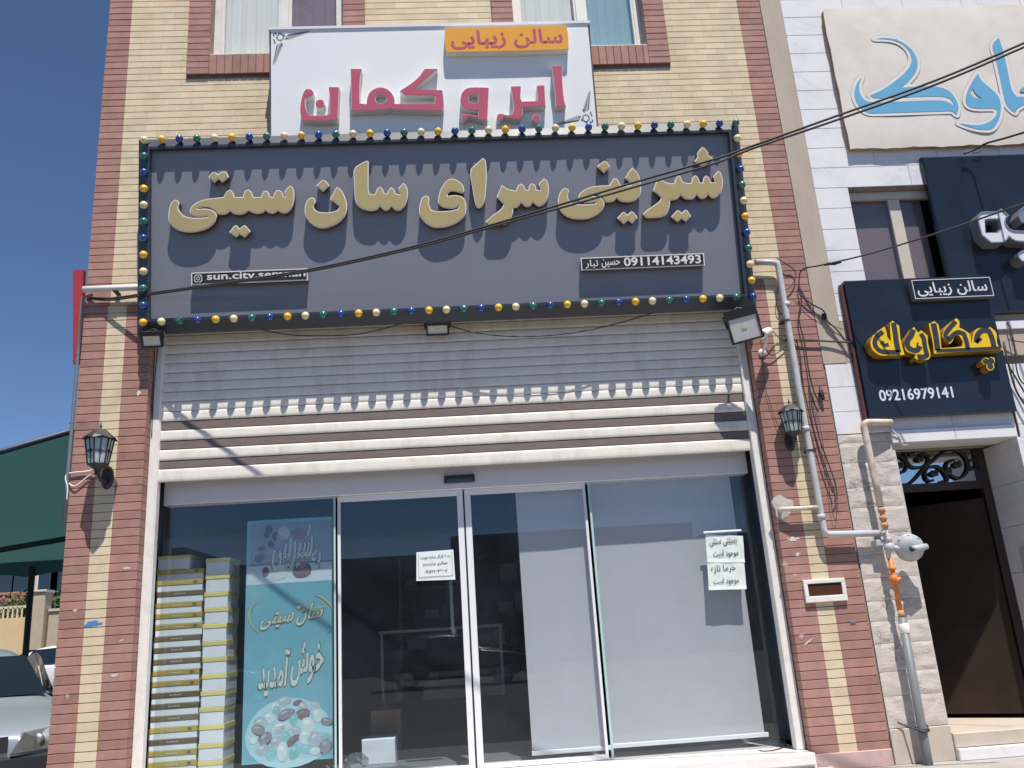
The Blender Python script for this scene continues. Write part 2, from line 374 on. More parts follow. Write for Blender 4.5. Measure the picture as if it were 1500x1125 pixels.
def slab(name, polys, pl, o0, o1, mface, mside, parent, **kw):
    """solid letter: outlines (first outer, then holes) in plane coordinates, between offsets o0 (back) and o1 (front)"""
    tr = mgeo.delaunay_2d_cdt if False else None
    vs = []; fs = []; mi = []
    flat = [p for P in polys for p in P]; n = len(flat)
    tris = mgeo.tessellate_polygon([[Vector((p.x, p.y, 0)) for p in P] for P in polys])
    for p in flat: vs.append(tuple(pl.w(p.x, p.y, o1)))
    for t in tris:
        a, b, c = (flat[i] for i in t)
        if abs((b-a).cross(c-a)) < 1e-12: continue
        fs.append(tuple(t) if (b-a).cross(c-a) > 0 else (t[0], t[2], t[1])); mi.append(0)
    if o0 < o1-1e-6 and mside is not None:
        k = 0
        for P in polys:
            m = len(P); b0 = len(vs); sgn = area(P) > 0
            for p in P: vs.append(tuple(pl.w(p.x, p.y, o1)))
            for p in P: vs.append(tuple(pl.w(p.x, p.y, o0)))
            for i in range(m):
                j = (i+1) % m; f = (b0+i, b0+m+i, b0+m+j, b0+j)
                fs.append(f if sgn else f[::-1]); mi.append(1)
            k += 1
    return mesh_from_world(name, vs, fs, mi, [mface] + ([mside] if mside else []), parent, **kw)
def trace(pts, org, sc, pl, off=0.0, corner=48, n=4, cl=True):
    return smooth([pl.to(org[0]+x/sc, org[1]+y/sc, off) for x, y in pts], corner, n, cl)
def circ(c, rx, rz=None, n=20):
    rz = rz or rx; return [Vector((c[0]+rx*math.cos(2*math.pi*i/n), c[1]+rz*math.sin(2*math.pi*i/n))) for i in range(n)]

# Persian shaping (isolated, initial, medial, final forms)
FORMS = {'ا': (0xFE8D, 0, 0, 0xFE8E), 'آ': (0xFE81, 0, 0, 0xFE82), 'ب': (0xFE8F, 0xFE91, 0xFE92, 0xFE90), 'پ': (0xFB56, 0xFB58, 0xFB59, 0xFB57),
 'ت': (0xFE95, 0xFE97, 0xFE98, 0xFE96), 'ج': (0xFE9D, 0xFE9F, 0xFEA0, 0xFE9E), 'ح': (0xFEA1, 0xFEA3, 0xFEA4, 0xFEA2), 'خ': (0xFEA5, 0xFEA7, 0xFEA8, 0xFEA6),
 'د': (0xFEA9, 0, 0, 0xFEAA), 'ر': (0xFEAD, 0, 0, 0xFEAE), 'ز': (0xFEAF, 0, 0, 0xFEB0), 'س': (0xFEB1, 0xFEB3, 0xFEB4, 0xFEB2), 'ش': (0xFEB5, 0xFEB7, 0xFEB8, 0xFEB6),
 'ک': (0xFB8E, 0xFB90, 0xFB91, 0xFB8F), 'گ': (0xFB92, 0xFB94, 0xFB95, 0xFB93), 'ل': (0xFEDD, 0xFEDF, 0xFEE0, 0xFEDE), 'م': (0xFEE1, 0xFEE3, 0xFEE4, 0xFEE2),
 'ن': (0xFEE5, 0xFEE7, 0xFEE8, 0xFEE6), 'و': (0xFEED, 0, 0, 0xFEEE), 'ه': (0xFEE9, 0xFEEB, 0xFEEC, 0xFEEA), 'ی': (0xFBFC, 0xFBFE, 0xFBFF, 0xFBFD)}
def shape(s):
    out = []
    for i, ch in enumerate(s):
        if ch not in FORMS: out.append(ch); continue
        f = FORMS[ch]; pj = i > 0 and s[i-1] in FORMS and FORMS[s[i-1]][1] != 0
        nj = f[1] != 0 and i+1 < len(s) and s[i+1] in FORMS
        out.append(chr(f[2] if pj and nj else f[3] if pj else f[1] if nj else f[0]))
    return ''.join(reversed(out))
def text(name, s, pl, u0, u1, v0, v1, off, m, parent, bold=0.0, depth=0.0, shear=0.0, rtl=True, tilt=0.0, mside=None, fit=True, **kw):
    """flat or raised lettering fitted into the rectangle u0..u1, v0..v1 of a plane"""
    c = bpy.data.curves.new('t', 'FONT'); c.body = shape(s) if rtl else s; c.size = 1; c.offset = bold; c.shear = shear; c.resolution_u = 3
    c.extrude = .05 if depth else 0
    o = bpy.data.objects.new('t', c); COL.objects.link(o)
    dg = bpy.context.evaluated_depsgraph_get(); dg.update(); me = bpy.data.meshes.new_from_object(o.evaluated_get(dg))
    xs = [v.co.x for v in me.vertices]; ys = [v.co.y for v in me.vertices]
    a0, a1, b0, b1 = min(xs), max(xs), min(ys), max(ys)
    vs = []
    for v in me.vertices:
        U = u0+(v.co.x-a0)/(a1-a0)*(u1-u0); V = v0+(v.co.y-b0)/(b1-b0)*(v1-v0)+tilt*(U-u0)
        vs.append(tuple(pl.w(U, V, off+(depth if v.co.z > 0 else 0))))
    fs = [tuple(p.vertices) for p in me.polygons]; mi = []
    for p in me.polygons: mi.append(1 if (mside and abs(p.normal.z) < .5) else 0)
    r = mesh_from_world(name, vs, fs, mi, [m]+([mside] if mside else []), parent, **kw)
    bpy.data.objects.remove(o); bpy.data.curves.remove(c); bpy.data.meshes.remove(me)
    return r

# ============================================================ THE GROUND
GZ = -.55
b = B(); b.quad((-400, -400, GZ-.004), (400, -400, GZ-.004), (400, 500, GZ-.004), (-400, 500, GZ-.004)); b.build('street', M_asph, kind='structure')
b = B(); b.box(-.21, 14, -2.6, 0, GZ, GZ+.10); b.build('pavement', M_pave, kind='structure')
GF = -.18
b = B(); n0 = 0; b.v = [(-80, 4.5, GZ), (XL_ := -.22, 4.5, GZ), (XL_, 12, GF), (-80, 12, GF), (-80, 120, GF), (XL_, 9.1, GZ+.2), (60, 9.1, GZ+.2), (60, 120, GF)]
b.face((0, 1, 5, 2, 3)); b.face((3, 2, 7, 4)); b.face((2, 5, 6, 7)); b.build('parking_ground', M_asph, kind='structure')

# ============================================================ THE BRICK BUILDING
C = .068; XL, XR = -.21, 6.115; JL, JR = .36, 5.497; ZB = -.327; ZTOP = 8.7
bld = empty('brick_building', (0, 0, GZ), 'two storey shop building faced with yellow brick and edged with red brick pillars', 'building')
WIN = [(.75, 2.0), (3.64, 4.925)]; WZ0, WZ1 = 6.115, 7.95; SUR = .205
core = B()
core.box(XL+.006, JL-.006, .010, .3, GZ, 3.402); core.box(JR+.006, XR, .010, .3, GZ, 3.402)
core.box(XL+.006, XR, .010, .3, 3.402, WZ0-.01)
xs = [XL+.006, WIN[0][0], WIN[0][1], WIN[1][0], WIN[1][1], XR]
for i in (0, 2, 4): core.box(xs[i], xs[i+1], .010, .3, WZ0-.01, WZ1)
core.box(XL+.006, XR, .010, .3, WZ1, ZTOP)
core.build('mortar_wall', M_mortar, bld)
side = B(); side.box(XL, XL+.2, .3, 9, GZ, ZTOP); side.box(XR-.2, XR, .3, 9, GZ, ZTOP); side.box(XL+.2, XR-.2, 8.8, 9, GZ, ZTOP)
side.build('side_wall', M_plaster, bld)
B().box(XL-.05, XR, 0, 9.05, ZTOP, ZTOP+.12).build('roof', M_plaster, bld)

bricks = []                                   # kind, x0, x1, z0, z1, front y
def add(kind, x0, x1, z0, z1, y=0.0, g=.0030, gx=.0003): bricks.append((kind, x0+gx, x1-gx, z0+g, z1-g, y))
random.seed(3)
rmin = int(math.floor(ZB/C))
for r in range(rmin, int(ZTOP/C)):
    z0, z1 = r*C, (r+1)*C; zc = (z0+z1)/2
    if z1 > ZTOP-.01: break
    if zc < ZB: continue
    if zc < 3.6:
        add('r', XL, -.014, z0, z1); add('y', -.014, .145, z0, z1); add('r', .145, JL, z0, z1)
        add('r', JR, 5.71, z0, z1); add('y', 5.71, 5.856, z0, z1); add('r', 5.856, XR, z0, z1)
        if zc > 3.42:
            x = JL; k = 0
            while x < JR-.01:
                x2 = min(JR, x+.21); add('r', x, x2, z0, z1); x = x2
        continue
    add('r', XL, 0.0, z0, z1); add('r', 5.885, XR, z0, z1)
    x = 0.0-(.1 if r % 2 else 0)
    blocks = []
    if zc > WZ0-.235:
        blocks = [(w0-SUR, w1+SUR) for w0, w1 in WIN] if zc < WZ1+.2 else []
    while x < 5.885:
        a, e = max(x, 0.0), min(x+.2, 5.885); x += .2
        segs = [(a, e)]
        for w0, w1 in blocks:
            ns = []
            for s0, s1 in segs:
                if s1 <= w0 or s0 >= w1: ns.append((s0, s1))
                else:
                    if s0 < w0: ns.append((s0, w0))
                    if s1 > w1: ns.append((w1, s1))
            segs = ns
        for s0, s1 in segs:
            if s1-s0 > .012: add('y', s0, s1, z0, z1)
for w0, w1 in WIN:                            # red surrounds, a little proud, with an upright course as sill
    z = WZ0-.235; r = 0
    while z < WZ1:
        for q0, q1 in ((w0-SUR, w0), (w1, w1+SUR)): add('r', q0, q1, z, min(z+C, WZ1), -.03)
        z += C
    x = w0
    while x < w1-.02: add('r', x, min(x+.0725, w1), WZ0-.235, WZ0-.02, -.028, .002, .0022); x += .0725
    x = w0-SUR
    while x < w1+SUR-.02: add('r', x, min(x+.0725, w1+SUR), WZ1, WZ1+.2, -.028, .002, .0022); x += .0725
def parea(bk):
    k, x0, x1, z0, z1, y = bk; ps = [px_of((x, y, z)) for x, z in ((x0, z0), (x1, z0), (x1, z1), (x0, z1))]
    if 215 < ps[0][0] < 1070 and 200 < ps[0][1] < 450: return 0
    if 400 < ps[0][0] < 860 and 45 < ps[0][1] < 200: return 0
    if any(p[0] < -5 or p[0] > 1505 or p[1] < 2 or p[1] > 1120 for p in ps): return 0
    return abs(sum(ps[i-1][0]*ps[i][1]-ps[i][0]*ps[i-1][1] for i in range(4)))/2
bricks.sort(key=parea, reverse=True)
cnt = {'r': 0, 'y': 0}; cache = {}; rest = {'r': B(), 'y': B()}
rng = random.Random(5)
for bk in bricks:
    k, x0, x1, z0, z1, y = bk; dep = .11 if (y == 0 and z1 < 3.65) else .05+abs(y)
    jit = rng.uniform(-.0012, .0008) if k == 'r' else rng.uniform(-.0004, .0003)
    if cnt[k] < 300 and parea(bk) > 0:
        cnt[k] += 1; key = (k, round(x1-x0, 3), round(z1-z0, 3), round(dep, 3)); nm = 'red_brick' if k == 'r' else 'yellow_brick'
        w, h = key[1], key[2]
        if key not in cache:
            o = B().bbox(-w/2, w/2, 0, dep, -h/2, h/2, .0022 if k == 'r' else .001).build(nm, M_red if k == 'r' else M_yel, None); cache[key] = o.data
        else:
            o = bpy.data.objects.new(nm, cache[key]); COL.objects.link(o)
        o.parent = bld; o.location = ((x0+x1)/2, y+jit, (z0+z1)/2-GZ)
    else:
        rest[k].tone = rng.random()+.001; rest[k].bbox(x0, x1, y+jit, y+dep, z0, z1, .0022 if k == 'r' else .001)
rest['r'].build('red_brickwork', M_red_a, bld, kind='stuff'); rest['y'].build('yellow_brickwork', M_yel_a, bld, kind='stuff')
# foot stones and door step
b = B(); b.bbox(5.485, XR+.0, -.018, .3, GZ+.10, ZB-.003, .004); b.build('base_stone', M_pink, bld)
b = B(); b.bbox(XL-.01, JL+.012, -.018, .3, GZ+.10, ZB-.003, .004); b.build('base_stone', M_pink, bld)
b = B(); b.bbox(JL+.014, JR-.014, -.10, .75, ZB-.06, ZB+.02, .006); b.build('door_sill', M_sill, bld)
b = B(); b.box(JL, JR, -.06, .4, GZ+.10, ZB-.062); b.box(JL-.1, JR+.1, -.45, -.061, GZ+.10, -.415); b.build('entrance_step', M_sill, bld)

# upstairs windows
for wi, (w0, w1) in enumerate(WIN):
    fr = B(); yf = .10
    fr.bbox(w0, w0+.065, yf, yf+.06, WZ0+.0, WZ1); fr.bbox(w1-.065, w1, yf, yf+.06, WZ0, WZ1)
    fr.bbox(w0+.065, w1-.065, yf, yf+.06, WZ0, WZ0+.055); fr.bbox(w0+.065, w1-.065, yf, yf+.06, WZ1-.06, WZ1)
    mx = (w0+w1)/2+.04
    fr.bbox(mx-.04, mx+.04, yf-.004, yf+.06, WZ0+.055, WZ1-.06)
    for a0, a1 in ((w0+.065, mx-.04), (mx+.04, w1-.065)):      # sash
        fr.bbox(a0, a0+.03, yf+.008, yf+.05, WZ0+.055, WZ1-.06); fr.bbox(a1-.02, a1, yf+.008, yf+.05, WZ0+.055, WZ1-.06); fr.bbox(a0+.03, a1-.02, yf+.008, yf+.05, WZ0+.055, WZ0+.085)
    f = fr.build('window', M_pvc, bld)
    for i, (a0, a1) in enumerate(((w0+.095, mx-.06), (mx+.07, w1-.085))):
        B().box(a0, a1, yf+.028, yf+.034, WZ0+.085, WZ1-.06).build('pane', G_winblue if (wi == 1 and i == 1) else G_win, f)
    B().bbox(w0+.0, w1-.0, -.012, .1, WZ0-.018, WZ0-.003, .003).build('window_sill', M_pvc, bld)
    # curtains hanging behind
    for i, (a0, a1) in enumerate(((w0+.07, mx), (mx, w1-.07))):
        bb = B(); n = 60; bb.smooth = True; base = len(bb.v)
        for k in range(n+1):
            x = a0+(a1-a0)*k/n; y = yf+.07+.004*math.sin(k*.5)+.002*math.sin(k*1.3+i)
            bb.v += [(x, y, WZ0), (x, y, WZ1)]
        for k in range(n): bb.face((base+2*k, base+2*k+2, base+2*k+3, base+2*k+1))
        bb.build('curtain', M_purple if (wi == 0 and i == 1) else M_curt, bld)
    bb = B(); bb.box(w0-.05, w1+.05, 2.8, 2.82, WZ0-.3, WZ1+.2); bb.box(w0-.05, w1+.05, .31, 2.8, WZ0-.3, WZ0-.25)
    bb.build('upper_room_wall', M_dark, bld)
# the shop inside
FZ = -.285
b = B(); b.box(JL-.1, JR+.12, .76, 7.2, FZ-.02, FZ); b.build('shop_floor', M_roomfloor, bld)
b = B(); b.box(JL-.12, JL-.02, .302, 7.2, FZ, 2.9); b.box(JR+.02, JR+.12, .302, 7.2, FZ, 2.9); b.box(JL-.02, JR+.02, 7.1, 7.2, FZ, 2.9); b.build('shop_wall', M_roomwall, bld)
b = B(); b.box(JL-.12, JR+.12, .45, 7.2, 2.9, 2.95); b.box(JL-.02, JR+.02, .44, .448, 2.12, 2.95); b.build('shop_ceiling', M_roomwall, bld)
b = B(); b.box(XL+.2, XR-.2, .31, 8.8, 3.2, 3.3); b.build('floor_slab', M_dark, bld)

# rolling shutter
shu = B(); shu.box(.425, 5.425, .165, .175, 2.09, 3.42); shu = shu.build('roller_shutter', M_shut, bld)
def slat(z0, z1, m, name, bulge=.022, y=.135, x0=.431, x1=5.419):
    b = B(); h = z1-z0
    prof = [(0, .014), (.015, .008), (.05, .004), (.18, .001), (.35, 0), (.68, .0), (.86, .001), (.95, .004), (.985, .008), (1, .014)] if bulge > .01 else [(0, .02), (.06, .012), (.1, .010), (.9, .010), (.94, .012), (1, .02)]
    n0 = len(b.v)
    for t, yy in prof: b.v += [(x0, y+yy, z0+t*h), (x1, y+yy, z0+t*h)]
    for i in range(len(prof)-1): b.face((n0+2*i, n0+2*i+1, n0+2*i+3, n0+2*i+2))
    b.quad((x0, y+.024, z0), (x0, y+.03, z0), (x1, y+.03, z0), (x1, y+.024, z0))
    return b.build(name, m, shu)
slat(2.081, 2.186, M_shut, 'bottom_bar')
zz = [(2.188, 2.258, 'b'), (2.260, 2.349, 'w'), (2.351, 2.427, 'b'), (2.429, 2.515, 'w'), (2.517, 2.594, 'b')]
z = 2.596
while z < 3.42: zz.append((z, z+.083, 'w')); z += .085
for z0, z1, k in zz: slat(z0, z1, M_shut if k == 'w' else M_shutb, 'slat' if k == 'w' else 'brown_slat', .022 if k == 'w' else 0)
for x0, x1 in ((.362, .430), (5.420, 5.492)):
    b = B(); b.bbox(x0, x1, .10, .19, ZB+.022, 3.402, .005); b.build('guide_rail', M_whitep, bld)
    # inner lip of the rail
B().box(.43, .436, .118, .19, ZB+.022, 3.40).build('guide_rail_lip', M_whitep, bld)

# glazed front
GY = .325
B().bbox(.431, 5.419, .30, .44, 1.915, 2.115, .004).build('door_header', M_header, bld)
sens = B(); sens.bbox(2.775, 3.035, .272, .298, 1.965, 2.03, .008); sens = sens.build('door_sensor', M_black, bld)
B().box(2.80, 3.01, .2705, .2718, 1.975, 2.0).build('sensor_window', M_carglass, sens)
b = B(); b.box(.436, 1.833, GY, GY+.01, ZB+.022, 1.914); b.build('fixed_pane', G_shop, bld)
b = B(); b.box(4.022, 5.415, GY, GY+.01, ZB+.022, 1.914); b.build('fixed_pane', G_shop, bld)
for x0, x1 in ((1.833, 1.848), (4.004, 4.022)): B().box(x0, x1, GY-.004, GY+.014, ZB+.022, 1.914).build('glass_edge_strip', G_edge, bld)
def leaf(x0, x1, sl, sr, yy):
    f = B(); f.bbox(x0, x1, yy-.014, yy+.026, 1.867, 1.9135, .002)
    f.bbox(x0, x1, yy-.014, yy+.026, ZB+.024, ZB+.06, .002)
    if sl: f.bbox(x0, x0+sl, yy-.014, yy+.026, ZB+.062, 1.865, .002)
    if sr: f.bbox(x1-sr, x1, yy-.014, yy+.026, ZB+.062, 1.865, .002)
    d = f.build('sliding_door', M_whitealu, bld)
    B().box(x0+(sl or 0), x1-(sr or 0), yy, yy+.01, ZB+.062, 1.865).build('pane', G_shop, d); return d
leaf(1.862, 2.925, .024, .050, .36); leaf(2.940, 3.985, .052, .022, .36)
B().bbox(2.926, 2.939, .355, .385, ZB+.024, 1.9, .001).build('rubber_seal', M_black, bld)

# ============================================================ THE MARBLE-CLAD NEIGHBOUR
nb = empty('marble_building', (7.5, 0, GZ), 'neighbouring building clad in white marble slabs with a dark doorway on the right', 'building')
NR = 9.6; JZ = 6.394; DP = .2115
b = B()
DX0, DX1, DZ0, DZ1 = 6.612, 7.70, -.25, 2.046; DY = .5
b.box(XR+.002, DX0, .015, .4, GZ, 3.2); b.box(DX0, DX1, .015, .4, 2.05, 3.2); b.box(DX1+.02, NR, .03, .4, GZ, 3.2)
NWX0, NWX1, NWZ0, NWZ1 = 6.648, 8.25, 3.30, 4.472
b.box(XR+.002, NWX0, .015, .4, 3.2, ZTOP-.5); b.box(NWX0, NWX1, .015, .4, NWZ1, ZTOP-.5); b.box(NWX1, NR, .015, .4, 3.2, ZTOP-.5)
b.box(NWX0, NWX1, .015, .4, 3.2, NWZ0)
b.build('backing_wall', M_mortar, nb)
b = B(); b.box(NR-.2, NR, .4, 8, GZ, 8.2); b.box(XR+.002, XR+.2, .4, 8, 2.2, 8.2); b.box(XR+.2, NR-.2, 7.8, 8, GZ, 8.2); b.box(XR+.002, NR, .4, 8, 8.2, 8.3); b.build('outer_wall', M_plaster, nb)
b = B(); b.bbox(XR+.004, 6.326, -.004, .05, 2.78, 8.2, .002); b.build('plaster_strip', M_plaster, nb)
b = B(); b.bbox(6.328, 8.6, .0005, .05, 2.78, 3.165, .002); b.build('plaster_band', M_plaster, nb)
slabm = {}
def slabp(x0, x1, z0, z1, y=0.0, m=M_marble, dy=.012):
    g = .0028; w, h = round(x1-x0-g, 3), round(z1-z0-g*1.5, 3); key = (w, h, m.name, dy)
    if key not in slabm:
        o = B().bbox(-w/2, w/2, 0, dy, -h/2, h/2, .002).build('stone_slab', m, None); slabm[key] = o.data
    else:
        o = bpy.data.objects.new('stone_slab', slabm[key]); COL.objects.link(o)
    o.parent = nb; o.location = ((x0+x1)/2-7.5, y, (z0+z1)/2-GZ); return o
zs = [JZ-DP*k for k in range(-8, 16)]
for z1 in zs:
    z0 = z1-DP
    if z0 < 3.165-.01: z0 = 3.167
    if z1 <= 3.17: continue
    k = round((JZ-z1)/DP)
    cols = [6.328]+[6.648+.62*i-(.31 if k % 2 and i > 0 else 0) for i in range(0, 6)]
    cols = sorted(c for c in cols if c < NR)+[NR]
    if not (NWZ0 < (z0+z1)/2 < NWZ1) and k < 9: cols = [c for c in cols if abs(c-6.648) > .01]
    for a, e in zip(cols, cols[1:]):
        if e-a < .05: continue
        if NWZ0 < (z0+z1)/2 < NWZ1 and NWX0-.01 < (a+e)/2 < NWX1: 
            if e > NWX1+.1: slabp(NWX1, e, z0, z1)
            continue
        slabp(a, e, z0, z1)
for z0, z1 in ((2.565, 2.778), (2.345, 2.565), (2.147, 2.345)): slabp(XR+.014, DX0+.0, z0, z1)
slabp(DX0, 7.16, 2.157, 2.46); slabp(7.16, 7.70, 2.157, 2.46); slabp(DX0, 7.70, 2.46, 2.778)
b = B(); b.bbox(DX0-.02, 7.15, -.022, .30, 2.046, 2.154, .003); b.build('lintel_slab', M_marble, nb)
b = B(); b.bbox(7.153, 7.70, -.022, .30, 2.046, 2.154, .003); b.build('lintel_slab', M_marble, nb)
b = B(); b.box(DX0, 7.715, .30, .52, 2.06, 2.14); b.build('lintel_soffit', M_plaster, nb)
for z0, z1 in ((-.3, .12), (.12, .52), (.52, .93), (.93, 1.32), (1.32, 1.68), (1.68, 2.046)):     # door reveal on the right
    b = B(); b.box(7.702, 7.74, .0, .62, z0+.002, z1-.002); b.build('reveal_slab', M_marble, nb)
b = B(); b.box(DX0-.02, DX0-.002, .03, .62, -.25, 2.046); b.build('reveal_wall', M_plaster, nb)
for z0, z1 in ((1.62, 2.04), (2.156, 2.70), (1.1, 1.61), (.55, 1.09), (0, .54), (-.6, -.01)): slabp(7.74, 8.4, z0, z1, .002)
slabp(7.74, 8.4, 2.04, 2.155, .002)
b = B(); b.bbox(7.70, 8.8, -.02, .1, 3.02, 3.10, .003); b.build('marble_ledge', M_marble, nb)
# cut stone pier beside the doorway
zj = [2.144, 2.07] + [on(1290, y).z for y in (676, 712, 742, 781, 812, 846, 880, 910, 943, 985, 1021)] + [-.192]
rs = random.Random(2)
for z1, z0 in zip(zj, zj[1:]):
    parts = [(XR+.016, DX0)] if (z1-z0) < .12 else ([(XR+.016, 6.37), (6.373, DX0)] if rs.random() < .6 else [(XR+.016, DX0)])
    if z1 > 2.1: parts = [(XR+.016, DX0)]
    for x0, x1 in parts:
        o = B(); nx, nz = 14, max(3, int((z1-z0)/.03)); base = len(o.v); r1 = rs.random()*50
        for j in range(nz+1):
            for i in range(nx+1):
                u, v = i/nx, j/nz; ed = min(u*nx, (1-u)*nx, v*nz, (1-v)*nz, 1)
                x = x0+.001+(x1-x0-.002)*u; zq = z0+.0012+(z1-z0-.0024)*v
                h = .55*(.0022*math.sin(zq*38+r1+3*math.sin(x*13+r1))+.0015*math.sin(x*23+zq*31+r1))*ed + .004*(ed-1)
                o.v.append((x, .0-h*1.0, zq))
        for j in range(nz):
            for i in range(nx): o.face((base+j*(nx+1)+i, base+j*(nx+1)+i+1, base+(j+1)*(nx+1)+i+1, base+(j+1)*(nx+1)+i))
        o.quad((x1-.001, .004, z0), (x1-.001, .3, z0), (x1-.001, .3, z1-.002), (x1-.001, .004, z1-.002)); o.quad((x0, .004, z1-.002), (x1, .004, z1-.002), (x1, .03, z1-.002), (x0, .03, z1-.002))
        o.build('cut_stone', M_stone, nb)
b = B(); b.bbox(XR+.014, DX0+.0, -.010, .3, GZ+.10, -.196, .004); b.build('base_stone', M_stone2, nb)
b = B(); b.bbox(DX0+.004, 8.4, -.02, .9, -.36, -.255, .006); b.build('door_step', M_stone2, nb)
b = B(); b.bbox(DX0+.006, 8.4, -.06, .3, GZ+.10, -.364, .006); b.build('door_step', M_marble, nb)
# window beside the navy signs
f = B(); fy = .09
f.bbox(NWX0, NWX1, fy-.02, fy+.05, NWZ1-.075, NWZ1-.003); f.bbox(NWX0, NWX0+.02, fy, fy+.05, NWZ0, NWZ1-.076); f.bbox(7.055, 7.165, fy, fy+.05, NWZ0, NWZ1-.076); f.bbox(8.18, NWX1, fy, fy+.05, NWZ0, NWZ1-.076)
f = f.build('window', M_beigefr, nb)
B().box(NWX0+.02, 7.055, fy+.02, fy+.026, NWZ0, NWZ1-.076).build('pane', G_tint, f); B().box(7.165, 8.18, fy+.02, fy+.026, NWZ0, NWZ1-.076).build('pane', G_tint, f)
B().box(NWX0, 7.40, .15, .155, NWZ0-.1, NWZ1).build('window_blind', M_blind, nb)
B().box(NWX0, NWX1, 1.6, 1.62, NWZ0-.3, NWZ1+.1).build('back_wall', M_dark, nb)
# doorway
TY = .50
df = B(); df.bbox(DX0, DX0+.10, TY, TY+.06, DZ0, 2.06); df.bbox(7.625, 7.70, TY, TY+.06, DZ0, 2.06)
zt1 = on(1390, 655, TY).z; zt0 = on(1390, 706, TY).z
df.bbox(DX0+.1, 7.625, TY, TY+.06, zt1, 2.058); df.bbox(DX0+.1, 7.625, TY, TY+.06, zt0-.07, zt0)
door = df.build('door_frame', M_doorframe, nb)
B().box(DX0+.1, 7.625, TY+.045, TY+.05, zt0, zt1).build('transom_pane', G_mirror, door)
pl = Plane(TY+.02)
def q(pts, n=5): return [pl.w(p.x, p.y) for p in trace(pts, (1290, 600), 7.033, pl, cl=False, n=n, corner=170)]
ir = B()
R1 = .013
ir.tube(q([(205, 775), (290, 765), (370, 700), (440, 615), (520, 545), (620, 460), (700, 412), (790, 420), (870, 480), (905, 560), (890, 640), (830, 700), (760, 695), (700, 640), (680, 580), (710, 530), (760, 520)]), R1, 6)
ir.tube(q([(150, 470), (210, 480), (250, 530), (270, 590), (240, 640), (200, 645)]), R1, 6)
ir.tube(q([(345, 440), (320, 465), (285, 430), (255, 460), (270, 530), (330, 590), (420, 590), (490, 550), (495, 490), (450, 455), (400, 465)]), R1, 6)
ir.tube(q([(545, 725), (500, 735), (465, 690), (470, 620), (530, 585), (600, 590), (660, 650), (690, 720), (650, 755), (620, 735)]), R1, 6)
ir.tube(q([(930, 520), (980, 510), (1000, 560), (960, 610), (920, 590)]), R1, 6)
for x, y in ((400, 510), (550, 660), (200, 575), (790, 570), (690, 640)):
    c = pl.w(*pl.to(1290+x/7.033, 600+y/7.033)); ir.ell(c, (.042, .012, .028), 8, 5); ir.ell(c+Vector((.02, -.01, .01)), (.02, .012, .035), 6, 4)
ir.build('scrollwork', M_iron, door)
lf = Plane(0)
hinge = Vector((7.62, TY+.03, 0)); an = math.radians(38); dirv = Vector((-math.cos(an), math.sin(an), 0))
b = B(); L_ = .90; nrm = Vector((dirv.y, -dirv.x, 0))*-.03; zb, zt_ = DZ0+.03, zt0-.16
p0 = hinge; p1 = hinge+dirv*L_
b.hexa([(*p0.xy, zb), (*p1.xy, zb), (*(p1+nrm).xy, zb), (*(p0+nrm).xy, zb), (*p0.xy, zt_), (*p1.xy, zt_), (*(p1+nrm).xy, zt_), (*(p0+nrm).xy, zt_)])
leafo = b.build('door_leaf', M_doorleaf, nb); fixn(leafo)
def onleaf(t, z, o=0.0): p = hinge+dirv*(L_*t)+nrm.normalized()*(-o if False else o); return Vector((p.x, p.y, z))
side_ = 1 if (CAM-hinge).dot(nrm) > 0 else -1
b = B(); o_ = .055 if side_ > 0 else -.025
b.tube([onleaf(.93, .80, o_-.02), onleaf(.93, .80, o_), onleaf(.93, .96, o_), onleaf(.93, .96, o_-.02)], .009, 8); b.build('door_handle', M_silver, nb)
b = B(); b.box(DX0-.3, DX0-.25, TY+.07, 3, DZ0, 2.5); b.box(8.2, 8.25, TY+.07, 3, DZ0, 2.5); b.box(DX0-.25, 8.2, 3, 3.05, DZ0, 2.5); b.box(DX0-.25, 8.2, TY+.5, 3, 2.5, 2.55)
b.box(DX0-.25, 8.2, .9, 3, DZ0-.02, DZ0-.001); b.build('corridor_wall', mat('brown_corridor_wall', (.11, .075, .06), .7, noise=.1), nb)
# entry panel and bell plates
ic = B(); p = Vector((7.70, .30, 1.02)); ic.box(7.685, 7.701, .16, .30, .90, 1.12); ic = ic.build('intercom', M_pipe, None, label='small grey intercom panel on the reveal right of the dark doorway', cat='intercom', loc=(7.7, .23, .9))
for i, z in enumerate((.56, .66, .76)):
    o = B(); o.box(7.688, 7.701, .14, .28, z-.035, z+.035); o.m = 1; o.box(7.6865, 7.688, .17, .25, z-.012, z+.014)
    o.build('meter_plate', [M_black, M_paper], None, label=['lowest black bell plate under the intercom by the dark doorway', 'middle black bell plate under the intercom by the dark doorway', 'upper black bell plate under the intercom by the dark doorway'][i], cat='bell plate', group='bell plates on the door reveal', loc=(7.7, .21, z))

